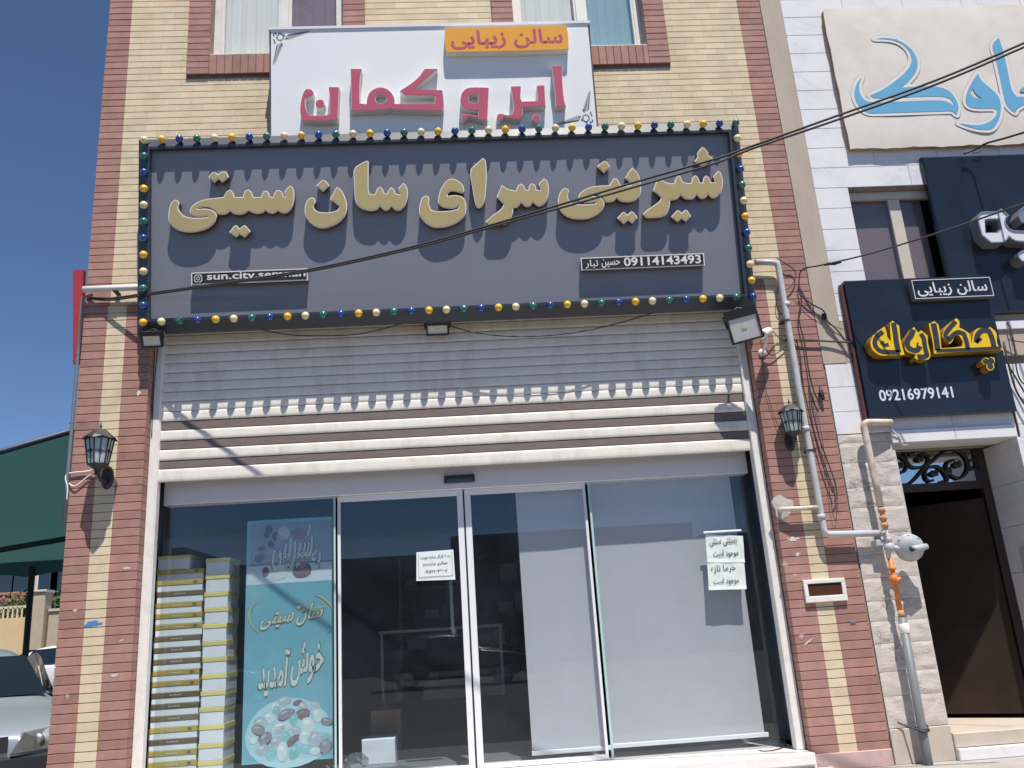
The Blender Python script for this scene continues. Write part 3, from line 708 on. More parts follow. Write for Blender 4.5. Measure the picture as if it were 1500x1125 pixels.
# ============================================================ MAIN SIGN (leans forward at the top)
SP = Plane(-.14, .144, 3.4)                    # plane of the front rim
o = SP.w(.3, 0, 0)
sign = empty('pastry_shop_sign', SP.w(.30, SP.to(214, 465).y-.08), 'slate blue pastry shop signboard with raised gold lettering and a border of coloured bulbs', 'shop sign', rx=SP.rx)
a = SP.to(223, 216); c = SP.to(1089, 433); d = SP.to(214, 465); e = SP.to(1070, 195)
IX0 = (a.x+d.x)/2; IX1 = (e.x+c.x)/2; IZ0 = (c.y+d.y)/2; IZ1 = (a.y+e.y)/2
RW = .022; CH = .092; CD = .062               # rim width, bevel width, bevel depth
ox0, ox1, oz0, oz1 = IX0-RW-CH, IX1+RW+CH, IZ0-RW-CH, IZ1+RW+CH
def ring(b, r0, o0, r1, o1):
    """sloping faces between two rectangles r=(x0,x1,z0,z1) at offsets o"""
    A = [(r0[0], r0[2]), (r0[1], r0[2]), (r0[1], r0[3]), (r0[0], r0[3])]; Q = [(r1[0], r1[2]), (r1[1], r1[2]), (r1[1], r1[3]), (r1[0], r1[3])]
    for i in range(4):
        j = (i+1) % 4; b.quad(SP.w(*A[i], o0), SP.w(*A[j], o0), SP.w(*Q[j], o1), SP.w(*Q[i], o1))
rin = (IX0, IX1, IZ0, IZ1); rim = (IX0-RW, IX1+RW, IZ0-RW, IZ1+RW); rout = (ox0, ox1, oz0, oz1)
fr = B(); ring(fr, rin, -.055, rin, 0); ring(fr, rin, 0, rim, 0); ring(fr, rim, 0, rout, -CD); ring(fr, rout, -CD, rout, -.115)
n = len(fr.v); fr.v += [tuple(SP.w(*p, -.115)) for p in ((ox0, oz0), (ox1, oz0), (ox1, oz1), (ox0, oz1))]; fr.face((n, n+1, n+2, n+3))
fr = fr.build('frame', M_navyf, sign); fixn(fr)
b = B(); b.quad(SP.w(IX0, IZ0, -.05), SP.w(IX1, IZ0, -.05), SP.w(IX1, IZ1, -.05), SP.w(IX0, IZ1, -.05)); b.build('panel', M_navyp, sign)
# brackets back to the wall
for x in (.9, 2.9, 4.9):
    for v in (IZ0+.15, IZ1-.1):
        p = SP.w(x, v, -.115); B().tube([p, (x, -.001, p.z)], .015, 6).build('bracket', M_iron, sign)
# bulbs standing on the bevel
MB_ = {k: mat('bulb_'+k, c, .22, spec=.6, coat=.6) for k, c in dict(yellow=(.86, .50, .03), cream=(.80, .68, .40), blue=(.015, .06, .28), green=(.025, .16, .13)).items()}
bm_cache = {}
def bulb(u, v, nx, nz, col):
    """socket + bulb along the outward normal of the bevel"""
    ax = (Vector((nx, 0, 0))*.42+SP.z*nz*(.42 if nz > 0 else .25)+SP.n).normalized(); s0 = SP.w(u, v, .012)-ax*.055
    I = WM[sign.name].inverted()
    key = (col, nx, nz)
    if key not in bm_cache:
        s_ = B(); s_.lathe((0, 0, 0), [(.0, -.03), (.0155, -.03), (.0165, .014), (.014, .018), (0, .018)], ax, 10)
        q_ = B(); q_.lathe((0, 0, 0), [(0, .012), (.012, .015), (.018, .024), (.029, .038), (.034, .054), (.031, .071), (.020, .083), (.007, .0885), (0, .089)], ax, 14)
        R3 = WM[sign.name].to_3x3().inverted()
        def mk(bb, nm, m):
            me = bpy.data.meshes.new(nm); me.from_pydata([R3 @ Vector(p) for p in bb.v], [], bb.f); me.materials.append(m)
            me.polygons.foreach_set('use_smooth', [True]*len(me.polygons)); return me
        bm_cache[key] = (mk(s_, 'socket', M_black), mk(q_, 'bulb', MB_[col]))
    ms, mq = bm_cache[key]
    ob = bpy.data.objects.new('bulb', mq); COL.objects.link(ob); ob.parent = sign; ob.location = I @ s0
    os_ = bpy.data.objects.new('socket', ms); COL.objects.link(os_); os_.parent = ob
mx = RW+CH*.55
P_ = [SP.to(*p_, .012) for p_ in ((213, 205), (1078, 180), (1103, 436), (208, 471))]
ux0, ux1, vz0, vz1 = (P_[0].x+P_[3].x)/2, (P_[1].x+P_[2].x)/2, (P_[2].y+P_[3].y)/2, (P_[0].y+P_[1].y)/2
for i in range(36):
    u = ux0+(ux1-ux0)*i/35
    bulb(u, vz1, 0 if 0 < i < 35 else (-1 if i == 0 else 1), 1, ['cream', 'yellow', 'blue', 'green'][i % 4])
    bulb(u, vz0, 0 if 0 < i < 35 else (-1 if i == 0 else 1), -1, ['yellow', 'cream', 'green', 'blue'][i % 4])
for i in range(1, 11):
    v = vz1+(vz0-vz1)*i/11
    bulb(ux0, v, -1, 0, ['cream', 'green', 'blue', 'yellow'][i % 4]); bulb(ux1, v, 1, 0, ['green', 'cream', 'yellow', 'blue'][i % 4])
# gold lettering:  شیرینی سرای سان سیتی
LT = {}
A_ = ((240, 230), 7.5); B_ = ((430, 220), 8.333); C_ = ((600, 220), 7.143); D_ = ((800, 210), 8.653); E_ = ((920, 205), 8.653)
GOLD = [
 (A_, [(120,470),(82,500),(58,570),(48,650),(65,725),(120,785),(200,818),(310,826),(410,808),(500,770),(552,720),(578,665),(582,630),(548,592),(480,568),(375,570),(375,558),(480,550),(562,592),(594,626),(640,632),(690,620),(725,592),(760,620),(820,632),(880,622),(935,588),(975,612),(1040,622),(1090,608),(1115,585),(1150,612),(1205,618),(1250,588),(1290,612),(1340,615),(1390,580),(1425,500),(1435,410),(1420,340),(1385,312),(1350,345),(1325,375),(1342,440),(1318,432),(1300,385),(1270,362),(1235,368),(1212,400),(1198,440),(1170,432),(1145,380),(1110,368),(1085,390),(1065,440),(985,440),(965,385),(930,355),(890,375),(868,440),(780,440),(760,390),(730,358),(690,380),(655,440),(560,450),(450,465),(360,500),(300,550),(285,600),(305,635),(350,656),(480,648),(480,660),(350,668),(245,655),(195,620),(160,560),(172,500),(150,475)]),
 (A_, [(490,220),(530,170),(562,163),(598,190),(640,160),(690,165),(715,215),(640,280),(598,240),(555,280)]),
 (A_, [(718,825),(775,755),(800,750),(832,785),(880,748),(900,755),(955,815),(885,882),(832,848),(790,882)]),
 (B_, [(190,588),(225,573),(255,590),(268,630),(245,680),(262,720),(300,750),(400,760),(480,750),(540,725),(557,690),(500,640),(443,600),(480,530),(525,448),(580,480),(625,560),(652,650),(650,730),(615,820),(540,890),(440,935),(350,953),(260,930),(180,865),(140,780),(138,690),(160,620)]),
 (B_, [(275,430),(350,362),(385,368),(440,428),(355,507)]),
 (B_, [(738,235),(800,175),(895,126),(918,140),(918,480),(930,530),(985,540),(1003,515),(1020,470),(1055,445),(1088,470),(1110,525),(1140,530),(1157,490),(1185,453),(1222,470),(1250,530),(1302,540),(1278,465),(1340,398),(1375,430),(1397,510),(1388,600),(1350,690),(1290,736),(1240,730),(1190,685),(1160,725),(1110,737),(1050,685),(1020,725),(950,740),(880,730),(800,695),(760,640),(745,540),(740,400)]),
 (C_, [(165,475),(130,500),(105,570),(100,640),(120,710),(180,775),(260,808),(340,808),(440,785),(530,735),(578,680),(594,610),(582,530),(548,485),(470,470),(398,480),(400,450),(440,428),(500,436),(555,450),(574,425),(560,370),(510,320),(440,298),(380,325),(330,400),(305,470),(298,540),(330,585),(400,608),(480,605),(520,575),(505,612),(440,630),(290,640),(230,625),(205,570),(205,500),(190,478)]),
 (C_, [(638,205),(690,150),(765,80),(795,110),(808,250),(800,420),(785,530),(750,595),(725,608),(700,595),(680,530),(655,380)]),
 (C_, [(910,490),(965,363),(1030,405),(1110,425),(1135,370),(1165,350),(1195,370),(1217,415),(1242,415),(1255,365),(1280,345),(1312,360),(1327,415),(1372,418),(1350,350),(1405,293),(1440,320),(1458,400),(1447,490),(1410,560),(1360,586),(1325,575),(1290,545),(1260,588),(1210,592),(1165,550),(1130,595),(1085,605),(1080,660),(1040,750),(990,780),(830,787),(795,745),(870,680),(950,620),(985,570),(950,530)]),
 (D_, [(225,565),(190,600),(160,660),(148,740),(165,820),(210,890),(290,940),(400,960),(520,955),(630,915),(700,860),(735,790),(738,750),(710,705),(640,672),(530,664),(545,645),(650,650),(722,700),(752,742),(800,745),(850,735),(900,690),(930,725),(1010,742),(1100,735),(1160,700),(1195,640),(1205,560),(1190,450),(1155,370),(1090,305),(1040,370),(1000,435),(1050,480),(1082,522),(1040,535),(940,525),(915,470),(885,440),(850,445),(825,490),(800,530),(700,535),(600,545),(500,580),(430,630),(408,690),(430,732),(500,755),(632,742),(620,765),(500,772),(340,765),(290,720),(275,650),(288,600),(270,572)]),
 (D_, [(645,290),(730,225),(760,230),(812,292),(735,375)]),
 (D_, [(900,945),(970,870),(1000,875),(1025,905),(1075,862),(1105,870),(1160,940),(1095,1015),(1040,975),(985,1022)]),
 (E_, [(315,640),(360,518),(430,510),(500,545),(580,550),(600,500),(630,450),(660,455),(690,530),(740,545),(798,545),(815,480),(845,445),(880,465),(915,540),(945,540),(957,480),(985,450),(1022,470),(1050,535),(1105,538),(1080,460),(1135,392),(1170,405),(1200,500),(1192,620),(1150,700),(1100,735),(1060,730),(1010,685),(980,735),(920,745),(870,695),(830,745),(760,752),(715,738),(670,700),(620,750),(535,765),(525,850),(490,940),(450,970),(340,985),(230,985),(188,935),(250,880),(340,820),(400,770),(420,735),(380,690)]),
 (E_, [(842,265),(878,215),(876,165),(935,88),(972,105),(1015,160),(1017,190),(1080,238),(1010,290),(950,322),(895,310)]),
 (E_, [(545,970),(620,890),(650,895),(680,925),(720,885),(750,890),(800,965),(735,1035),(682,995),(630,1040)]),
]
LOFF = .022                                     # the faces stand this far in front of the rim plane
for (og, sc), P in GOLD:
    P2 = trace(P, og, sc, SP, LOFF)
    back = slab('letter', [offset(P2, -.0015)], SP, -.045, LOFF-.010, M_goldside, M_goldside, sign)
    r_ = slab('white_edge', [P2], SP, LOFF-.010, LOFF, M_rim, M_rim, back)
    s_ = slab('gold_face', [offset(P2, -.0085)], SP, LOFF, LOFF+.004, M_gold, M_gold, back)
# the two small name boxes
def namebox(px, nm):
    P4 = [SP.to(*p, .012) for p in px]; x0 = (P4[0].x+P4[3].x)/2; x1 = (P4[1].x+P4[2].x)/2; z0 = (P4[2].y+P4[3].y)/2; z1 = (P4[0].y+P4[1].y)/2
    R = lambda g: [Vector((x0+g, z0+g)), Vector((x1-g, z0+g)), Vector((x1-g, z1-g)), Vector((x0+g, z1-g))]
    bx = slab(nm, [R(.002)], SP, -.045, .003, M_goldside, M_goldside, sign)
    slab('white_edge', [R(0)], SP, .003, .010, M_rim, M_rim, bx); slab('black_face', [R(.010)], SP, .010, .0125, M_black, M_black, bx)
    return x0, x1, z0, z1, bx
x0, x1, z0, z1, bx = namebox([(280, 399), (451, 393), (451, 410), (280, 418)], 'account_box')
h = z1-z0; hx = x0+.028+h*.68
text('lettering', 'sun.city.semnan', SP, hx+.03, x1-.02, z0+.018, z1-.012, .0135, M_rim, bx, bold=.018, rtl=False, tilt=0)
cx, cz = x0+.02+h*.36, (z0+z1)/2
for r0, r1 in ((.30, .25),):
    rr = lambda g: [Vector((cx+h*g*s1+h*.1*s2, cz+h*g*s3+h*.1*s4)) for s1, s2, s3, s4 in ((-1, 1, -1, 0), (1, -1, -1, 0), (1, 0, -1, 1), (1, 0, 1, -1), (1, -1, 1, 0), (-1, 1, 1, 0), (-1, 0, 1, -1), (-1, 0, -1, 1))]
    slab('camera_logo', [rr(r0), rr(r1)], SP, .0125, .014, M_rim, None, bx)
slab('camera_logo', [circ((cx, cz), h*.15, n=16), circ((cx, cz), h*.10, n=16)], SP, .0125, .014, M_rim, None, bx)
slab('camera_logo', [circ((cx+h*.17, cz+h*.17), h*.03, n=8)], SP, .0125, .014, M_rim, None, bx)
x0, x1, z0, z1, bx = namebox([(851, 377), (1032, 371), (1032, 388), (851, 397)], 'telephone_box')
W_ = x1-x0; text('lettering', '09114143493', SP, x0+W_*.345, x1-W_*.03, z0+.020, z1-.014, .0135, M_rim, bx, bold=.022, rtl=False)
text('lettering', 'حسین', SP, x0+W_*.165, x0+W_*.315, z0+.014, z1-.022, .0135, M_rim, bx, bold=.010)
text('lettering', 'تبار', SP, x0+W_*.035, x0+W_*.140, z0+.014, z1-.022, .0135, M_rim, bx, bold=.010)

# ============================================================ WHITE SALON SIGN ABOVE
WP = Plane(-.25, .08, 5.6)
wa, wb, wc, wd = WP.to(399, 43), WP.to(862, 36), WP.to(873, 185), WP.to(395, 192)
wx0, wx1, wz1 = (wa.x+wd.x)/2, (wb.x+wc.x)/2, (wa.y+wb.y)/2; wz0 = wd.y-.12
wsn = empty('beauty_salon_sign', WP.w(wx0, wz0), 'white signboard with rose raised letters and a yellow plate, above the slate blue one', 'shop sign', rx=WP.rx)
R = lambda g, gt=0: [Vector((wx0-g, wz0-g)), Vector((wx1+g, wz0-g)), Vector((wx1+g, wz1+g+gt)), Vector((wx0-g, wz1+g+gt))]
slab('light_box', [R(0)], WP, -.03, 0, M_signwhite, M_signwhite, wsn)
slab('back_frame', [R(.022)], WP, -.16, -.031, mat('dark_brown_metal', (.07, .05, .05), .5), mat('dark_brown_metal', (.07, .05, .05), .5), wsn)
b = B(); b.hexa([WP.w(wx0-.024, wz1+.001, -.12), WP.w(wx1+.024, wz1+.001, -.12), WP.w(wx1+.024, wz1+.001, .012), WP.w(wx0-.024, wz1+.001, .012), WP.w(wx0-.024, wz1+.026, -.12), WP.w(wx1+.024, wz1+.026, -.12), WP.w(wx1+.024, wz1+.026, .012), WP.w(wx0-.024, wz1+.026, .012)])
fixn(b.build('top_rail', M_whitealu, wsn))
for x in (1.7, 2.8, 4.0):
    B().tube([WP.w(x, wz1-.1, -.16), (x, -.031, WP.w(x, wz1-.1).z)], .014, 6).build('bracket', M_iron, wsn)
F_ = ((430, 90), 6.522); G_ = ((650, 90), 7.5)
PINK = [
 (F_, [[(125,262),(100,282),(75,350),(62,430),(65,500),(85,563),(240,568),(400,562),(425,545),(428,430),(437,243),(333,240),(345,330),(345,500),(300,513),(160,515),(130,480),(112,420),(112,345),(185,325),(190,290),(170,265)]]),
 (F_, [[(295+0,400),(283,372),(252,358),(222,372),(208,402),(222,432),(252,445),(283,430)]]),
 (F_, [[(543,68),(652,68),(635,180),(633,398),(695,405),(705,340),(730,290),(780,255),(840,245),(900,265),(945,310),(965,360),(967,403),(1150,402),(1345,397),(1352,335),(1338,320),(1065,318),(1015,278),(1120,210),(1200,140),(1250,68),(1375,68),(1155,262),(1425,272),(1437,400),(1427,472),(960,462),(920,448),(880,462),(545,472),(550,300)],
       [(832-52,352),(795,312),(832,302),(869,312),(884,352),(869,392),(832,402),(795,392)]]),
 (G_, [[(183,400),(198,345),(240,300),(310,282),(498,285),(490,450),(482,640),(430,648),(350,622),(275,605),(245,635),(215,652),(190,625),(200,582),(260,575),(340,592),(378,588),(382,542),(260,530),(205,495),(183,440)],
       [(275,380),(300,355),(375,358),(375,452),(310,455),(275,430)]]),
 (G_, [[(738,270),(852,268),(845,400),(862,437),(1020,433),(1030,400),(1022,262),(1110,258),(1115,400),(1122,490),(872,505),(862,590),(830,637),(740,628),(665,602),(640,640),(612,658),(582,620),(588,582),(630,570),(700,587),(755,575),(770,500),(755,380)]]),
 (G_, [[(1063,625),(1050,593),(1018,580),(986,593),(973,625),(986,657),(1018,670),(1050,657)]]),
 (G_, [[(1188,45),(1310,42),(1305,200),(1325,420),(1345,492),(1232,500),(1220,300)]]),
]
LO = .085
for (og, sc), polys in PINK:
    PP = [trace(P, og, sc, WP, LO) for P in polys]
    L1 = slab('raised_letter', PP, WP, 0.0005, LO-.004, M_signside, M_signside, wsn)
    slab('rose_face', [offset(PP[0], -.004)]+[offset(p, .004) for p in PP[1:]], WP, LO-.004, LO, M_pinkl, M_pinkl, L1)
oa, ob_, oc, od = WP.to(652, 41, .075), WP.to(832, 37, .075), WP.to(832, 73, .075), WP.to(652, 76, .075)
x0, x1, z0, z1 = (oa.x+od.x)/2, (ob_.x+oc.x)/2, (oc.y+od.y)/2, (oa.y+ob_.y)/2
Rr = lambda g: smooth([Vector((x0+g, z0+g+.02)), Vector((x0+g+.02, z0+g)), Vector((x1-g-.02, z0+g)), Vector((x1-g, z0+g+.02)), Vector((x1-g, z1-g-.02)), Vector((x1-g-.02, z1-g)), Vector((x0+g+.02, z1-g)), Vector((x0+g, z1-g-.02))], 80, 3)
pb = slab('yellow_plate', [Rr(0)], WP, 0.0005, .071, M_signside, M_signside, wsn)
slab('yellow_face', [Rr(.003)], WP, .071, .075, M_orange, M_orange, pb)
text('lettering', 'سالن زیبایی', WP, x0+.05, x1-.05, z0+.025, z1-.03, .0765, M_pinkl, pb, bold=.022)
# printed corner ornaments
def ornament(cx, cz, sx, sz, parent):
    b = B(); k = [0.0]
    def leafq(x, z, dx, dz, w):
        n = Vector((-dz, dx)).normalized()*w; k[0] += 1e-5; o_ = .0008+k[0]
        p = [(x, z), (x+dx*.5+n.x, z+dz*.5+n.y), (x+dx, z+dz), (x+dx*.5-n.x, z+dz*.5-n.y)]
        b.quad(*[WP.w(cx+sx*a_, cz-sz*c_, o_) for a_, c_ in p])
    for i in range(12):
        an = 2*math.pi*i/12; leafq(.115+.028*math.cos(an), .085+.028*math.sin(an), .026*math.cos(an), .026*math.sin(an), .010)
    for i in range(14):
        t = i/13; leafq(.19+t*.26, .075-.055*t, .035, .055-.04*t, .006-.003*t); leafq(.19+t*.26, .075-.055*t, .05, -.03+.02*t, .006-.003*t)
        leafq(.09-.055*t, .17+t*.22, .06-.04*t, .035, .006-.003*t); leafq(.09-.055*t, .17+t*.22, -.028+.02*t, .05, .006-.003*t)
    leafq(.18, .08, .33, -.065, .004); leafq(.09, .16, -.07, .29, .004)
    for x, z, dx, dz in ((.03, .03, .05, .01), (.03, .03, .01, .05), (.09, .025, .05, .02), (.03, .1, .02, .05), (.15, .04, .03, .04), (.17, .12, .04, -.03), (.12, .15, .03, .05), (.06, .14, -.02, .03)): leafq(x, z, dx, dz, .009)
    b.build('printed_ornament', M_black, parent)
ornament(wx0, wz1-.005, .72, .80, wsn); ornament(wx1-.01, wd.y-.03, -.72, -.80, wsn)

# ============================================================ THE NEIGHBOUR'S SIGNS
CP = Plane(-.07)
cs = empty('canvas_banner_sign', CP.w(6.71, 4.80), 'large weathered cream canvas sign with pale blue calligraphy on the marble wall', 'shop sign')
p = CP.to(1213, 2); z1 = 6.46; x0 = 6.712; z0 = (CP.to(1252, 215).y+CP.to(1500, 212).y)/2; x1 = 9.45; z1 = 6.44
b = B(); nseg = 40; base = 0
b.v = []; 
for j in range(11):
    for i in range(nseg+1):
        u, v = i/nseg, j/10; ed = min(1, min(i, nseg-i)/1.0, min(j, 10-j)/1.0)
        b.v.append((x0+(x1-x0)*u+(0.006*math.sin(j*2.1) if i == 0 else 0), -.07+.010*(1-ed)+.0015*math.sin(i*.7+j), z0+(z1-z0)*v+(.006*math.sin(i*.8)+.004*math.sin(i*2.3) if j == 0 else 0)))
b.smooth = True
for j in range(10):
    for i in range(nseg): b.face((j*(nseg+1)+i, j*(nseg+1)+i+1, (j+1)*(nseg+1)+i+1, (j+1)*(nseg+1)+i))
b.build('canvas', M_cream, cs)
B().box(x0+.012, x1-.01, -.058, -.004, z0+.012, z1-.01).build('frame_box', M_rust, cs)
b = B(); k = 0
H_ = ((1240, 30), 5.623)
BL = [[[(225,155),(330,148),(430,170),(510,220),(560,280),(582,350),(570,420),(530,480),(480,530),(438,558),(560,548),(700,545),(790,560),(860,600),(905,670),(918,720),(905,782),(865,752),(780,752),(500,760),(250,768),(180,765),(130,738),(82,680),(62,610),(80,530),(122,470),(102,540),(108,600),(140,650),(200,675),(400,672),(770,662),(840,680),(888,710),(850,655),(780,632),(500,636),(230,642),(188,622),(290,575),(400,500),(490,420),(530,350),(525,290),(490,230),(420,180),(330,158)]],
      [[(1078,440),(1020,530),(985,610),(978,665),(1000,710),(1070,728),(1200,730),(1240,745),(1225,790),(1170,840),(1080,865),(920,850),(1000,880),(1100,902),(1190,898),(1240,840),(1265,760),(1265,680),(1240,620),(1180,560),(1110,500)], [(1030,555),(1012,600),(1050,638),(1110,645),(1060,605)]],
      [[(1200,205),(1252,145),(1285,250),(1320,400),(1360,580),(1400,632),(1462,632),(1700,634),(1900,620),(2050,560),(2150,500),(2180,560),(2160,640),(2080,690),(1900,705),(1700,700),(1462,700),(1405,730),(1385,765),(1350,740),(1310,690),(1290,620),(1260,480),(1220,300)]],
      [[(1420,575),(1462,550),(1540,540),(1640,560),(1700,590),(1600,592),(1500,590),(1440,594)]]]
def halo(poly, w, off, name, m, parent):
    bb = B(); N = len(poly)
    for i in range(N):
        a_, c_ = poly[i], poly[(i+1) % N]; d_ = c_-a_
        if d_.length < 1e-6: continue
        n_ = Vector((-d_.y, d_.x)).normalized()*w; o_ = off+(i % 37)*.00002
        bb.quad(CP.w(*(a_-n_), o_), CP.w(*(c_-n_), o_), CP.w(*(c_+n_), o_), CP.w(*(a_+n_), o_))
        n0 = len(bb.v); o2 = o_+.00001
        bb.v += [tuple(CP.w(a_.x+w*math.cos(t*math.pi/4), a_.y+w*math.sin(t*math.pi/4), o2)) for t in range(8)]; bb.face(tuple(range(n0, n0+8)))
    return bb.build(name, m, parent)
for polys in BL:
    PP = [trace(P, H_[0], H_[1], CP, n=5, corner=60) for P in polys]
    if len(polys[0]) > 12:
        halo(PP[0], .0335, .004, 'outline_print', M_greyline, cs); halo(PP[0], .030, .0055, 'halo_print', M_vinylwhite, cs)
    L1 = slab('calligraphy', PP, CP, .0075, .0082, M_blue, None, cs)

NP = Plane(-.08)
ns = empty('navy_salon_sign', (6.385, -.08, 2.25), 'glossy navy sign with yellow outlined letters over the dark doorway', 'shop sign')
b = B(); b.bbox(6.402, 7.705, -.08, -.02, 2.255, 3.52, .004); b.build('board', M_navys, ns)
b = B(); b.box(6.375, 6.4, -.05, -.005, 2.26, 3.50); b.build('side_rail', mat('maroon_metal', (.10, .03, .035), .5), ns)
I_ = ((1255, 455), 6.667); LD = .10
YO = [[(135,305),(160,245),(215,195),(270,155),(290,205),(302,262),(335,300),(325,125),(350,98),(415,150),(428,280),(467,432),(350,437),(235,437),(180,405),(145,365)],
      [(468,350),(475,275),(515,225),(558,158),(580,190),(605,218),(630,190),(692,245),(695,310),(722,440),(700,478),(650,478),(620,462),(590,482),(563,455),(582,428),(520,412),(482,390)],
      [(703,130),(757,103),(800,145),(827,367),(930,360),(1030,350),(1035,300),(1000,242),(960,235),(940,290),(910,325),(865,292),(835,250),(855,180),(930,105),(975,72),(1003,110),(1000,165),(1050,190),(1105,235),(1118,330),(1150,200),(1200,170),(1285,182),(1300,158),(1362,215),(1375,330),(1437,386),(1110,398),(755,420),(740,300)],
      [(1225,500),(1240,465),(1270,458),(1288,470),(1310,452),(1345,462),(1348,500),(1338,520),(1345,555),(1320,582),(1285,580),(1266,550),(1268,528),(1240,525)]]
for P in YO:
    P2 = trace(P, *I_, NP, LD); L1 = slab('raised_letter', [offset(P2, -.001)], NP, 0.0005, LD-.012, M_yelside, M_yelside, ns)
    slab('yellow_face', [P2], NP, LD-.012, LD, M_yelf, M_yelside, L1)
def ribbon(P, w, off, name, m, parent, pl=NP, org=I_, thick=.002):
    pts = trace(P, *org, pl, off, cl=False, n=4, corner=60); w /= 2
    L, R_ = [], []
    for i, p in enumerate(pts):
        t = (pts[min(i+1, len(pts)-1)]-pts[max(i-1, 0)]); t = t.normalized() if t.length > 0 else Vector((1, 0)); n_ = Vector((-t.y, t.x))*w
        L.append(p+n_); R_.append(p-n_)
    bb = B()
    for i in range(len(pts)-1): bb.quad(pl.w(*R_[i], off+thick), pl.w(*R_[i+1], off+thick), pl.w(*L[i+1], off+thick), pl.w(*L[i], off+thick))
    return bb.build(name, m, parent)
for P, w in (([(255,205),(200,250),(175,305),(195,365),(250,400),(420,408)], .032), ([(358,118),(375,220),(388,320),(408,405)], .036), ([(240,300),(270,340),(310,330)], .026),
             ([(553,185),(530,245),(497,290),(497,345),(535,382),(590,385),(615,345)], .036), ([(625,225),(652,270),(668,370),(688,435),(650,452),(590,446)], .032), ([(585,325),(600,330)], .024),
             ([(748,125),(770,240),(790,388)], .040), ([(775,392),(1000,384),(1200,374),(1405,366)], .024), ([(965,105),(900,180),(865,240),(895,292),(925,255),(985,212),(1045,225),(1070,300),(1085,378)], .032),
             ([(1165,310),(1180,240),(1225,195),(1290,198),(1320,270),(1340,355)], .036), ([(1165,312),(1215,270)], .022)):
    ribbon(P, w*1.28, LD, 'dark_inlay', M_inlay, ns)
for x, y in ((1260, 495), (1312, 490), (1303, 543)):
    c_ = NP.to(1255+x/6.667, 455+y/6.667, LD); slab('dark_inlay', [circ(c_, .027, n=12)], NP, LD, LD+.002, M_inlay, None, ns)
a_, c_ = NP.to(1289, 587), NP.to(1394, 567); text('telephone_number', '09216979141', NP, a_.x, c_.x, (NP.to(1289, 587).y+NP.to(1394, 584).y)/2, (NP.to(1289, 570).y+NP.to(1394, 567).y)/2, .003, M_lilac, ns, bold=.02, rtl=False)
q4 = [NP.to(*p_, .075) for p_ in ((1336, 411), (1450, 405), (1456, 433), (1340, 438))]
x0, x1, z0, z1 = (q4[0].x+q4[3].x)/2, (q4[1].x+q4[2].x)/2, (q4[2].y+q4[3].y)/2, (q4[0].y+q4[1].y)/2
Q = lambda g: [Vector((x0+g, z0+g)), Vector((x1-g, z0+g)), Vector((x1-g, z1-g)), Vector((x0+g, z1-g))]
bx = slab('name_plate', [Q(0)], NP, .0005, .07, M_silver, M_silver, ns); slab('white_edge', [Q(0), Q(.006)], NP, .07, .075, M_wface, M_wface, bx); slab('dark_face', [Q(.006)], NP, .0695, .0705, M_navys, None, bx)
text('lettering', 'سالن زیبایی', NP, x0+.035, x1-.045, z0+.02, z1-.025, .073, M_wface, bx, bold=.014)

UP = Plane(-.055)
us = empty('navy_shop_sign', (7.38, -.055, 3.16), 'big navy sign with chunky silver white letters at the right edge', 'shop sign')
b = B(); b.bbox(7.385, 9.5, -.055, -.004, 3.165, 4.755, .012); b.build('board', M_navys, us)
J_ = ((1400, 280), 9.38); UD = .13
JW = [[[(303,400),(310,330),(350,285),(450,275),(550,275),(625,235),(735,330),(700,370),(690,430),(730,500),(800,535),(1100,540),(1500,520),(1500,690),(1100,700),(850,690),(790,670),(735,630),(690,690),(640,705),(490,712),(355,605)], [(420,400),(455,388),(595,385),(620,500),(585,552),(430,555)]],
      [[(1060,830),(1010,800),(920,810),(858,850),(862,910),(910,965),(1000,975),(1070,930)]],
      [[(860,340),(900,240),(1000,180),(1300,100),(1500,60),(1500,300),(1250,330),(1000,360),(960,420),(905,430)]]]
for i, polys in enumerate(JW):
    PP = [trace(P, *J_, UP, UD, corner=40, n=3) for P in polys]
    L1 = slab('raised_letter', PP, UP, .0005, UD-.02, M_silver, M_silver, us)
    slab('white_face', [offset(PP[0], -.012)]+[offset(p_, .012) for p_ in PP[1:]], UP, UD-.02, UD-.008, M_wface if i < 2 else M_silver, M_silver, L1)
    slab('silver_edge', [PP[0], offset(PP[0], -.012)], UP, UD-.021, UD, M_silver, M_silver, L1)

# ============================================================ BEHIND THE SHOP GLASS
def blind(x0, x1, z0, z1, y, label, seed):
    r = empty('roller_blind', (x0, y, z0), label, 'roller blind', 'grey roller blinds behind the shop glass')
    b = B(); n = 30; m = 16; b.smooth = True
    for j in range(m+1):
        for i in range(n+1):
            u, v = i/n, j/m; b.v.append((x0+(x1-x0)*u, y+.004*math.sin(u*5+seed)+.003*math.sin(v*4+u*7+seed), z0+(z1-z0)*v))
    for j in range(m):
        for i in range(n): b.face((j*(n+1)+i, j*(n+1)+i+1, (j+1)*(n+1)+i+1, (j+1)*(n+1)+i))
    b.build('blind_fabric', M_blind, r); B().bbox(x0-.006, x1+.03, y-.012, y+.012, z0-.03, z0+.004, .004).build('bottom_bar', M_blindbar, r)
    B().tube([(x0-.02, y, z1), (x1+.03, y, z1)], .02, 10).build('roller_tube', M_blindbar, r); return r
blind(3.385, 3.99, -.215, 2.11, .44, 'narrow grey roller blind hanging behind the right sliding door', 1)
blind(4.03, 5.29, -.205, 2.11, .435, 'wide grey roller blind behind the right fixed shop window', 2.2)

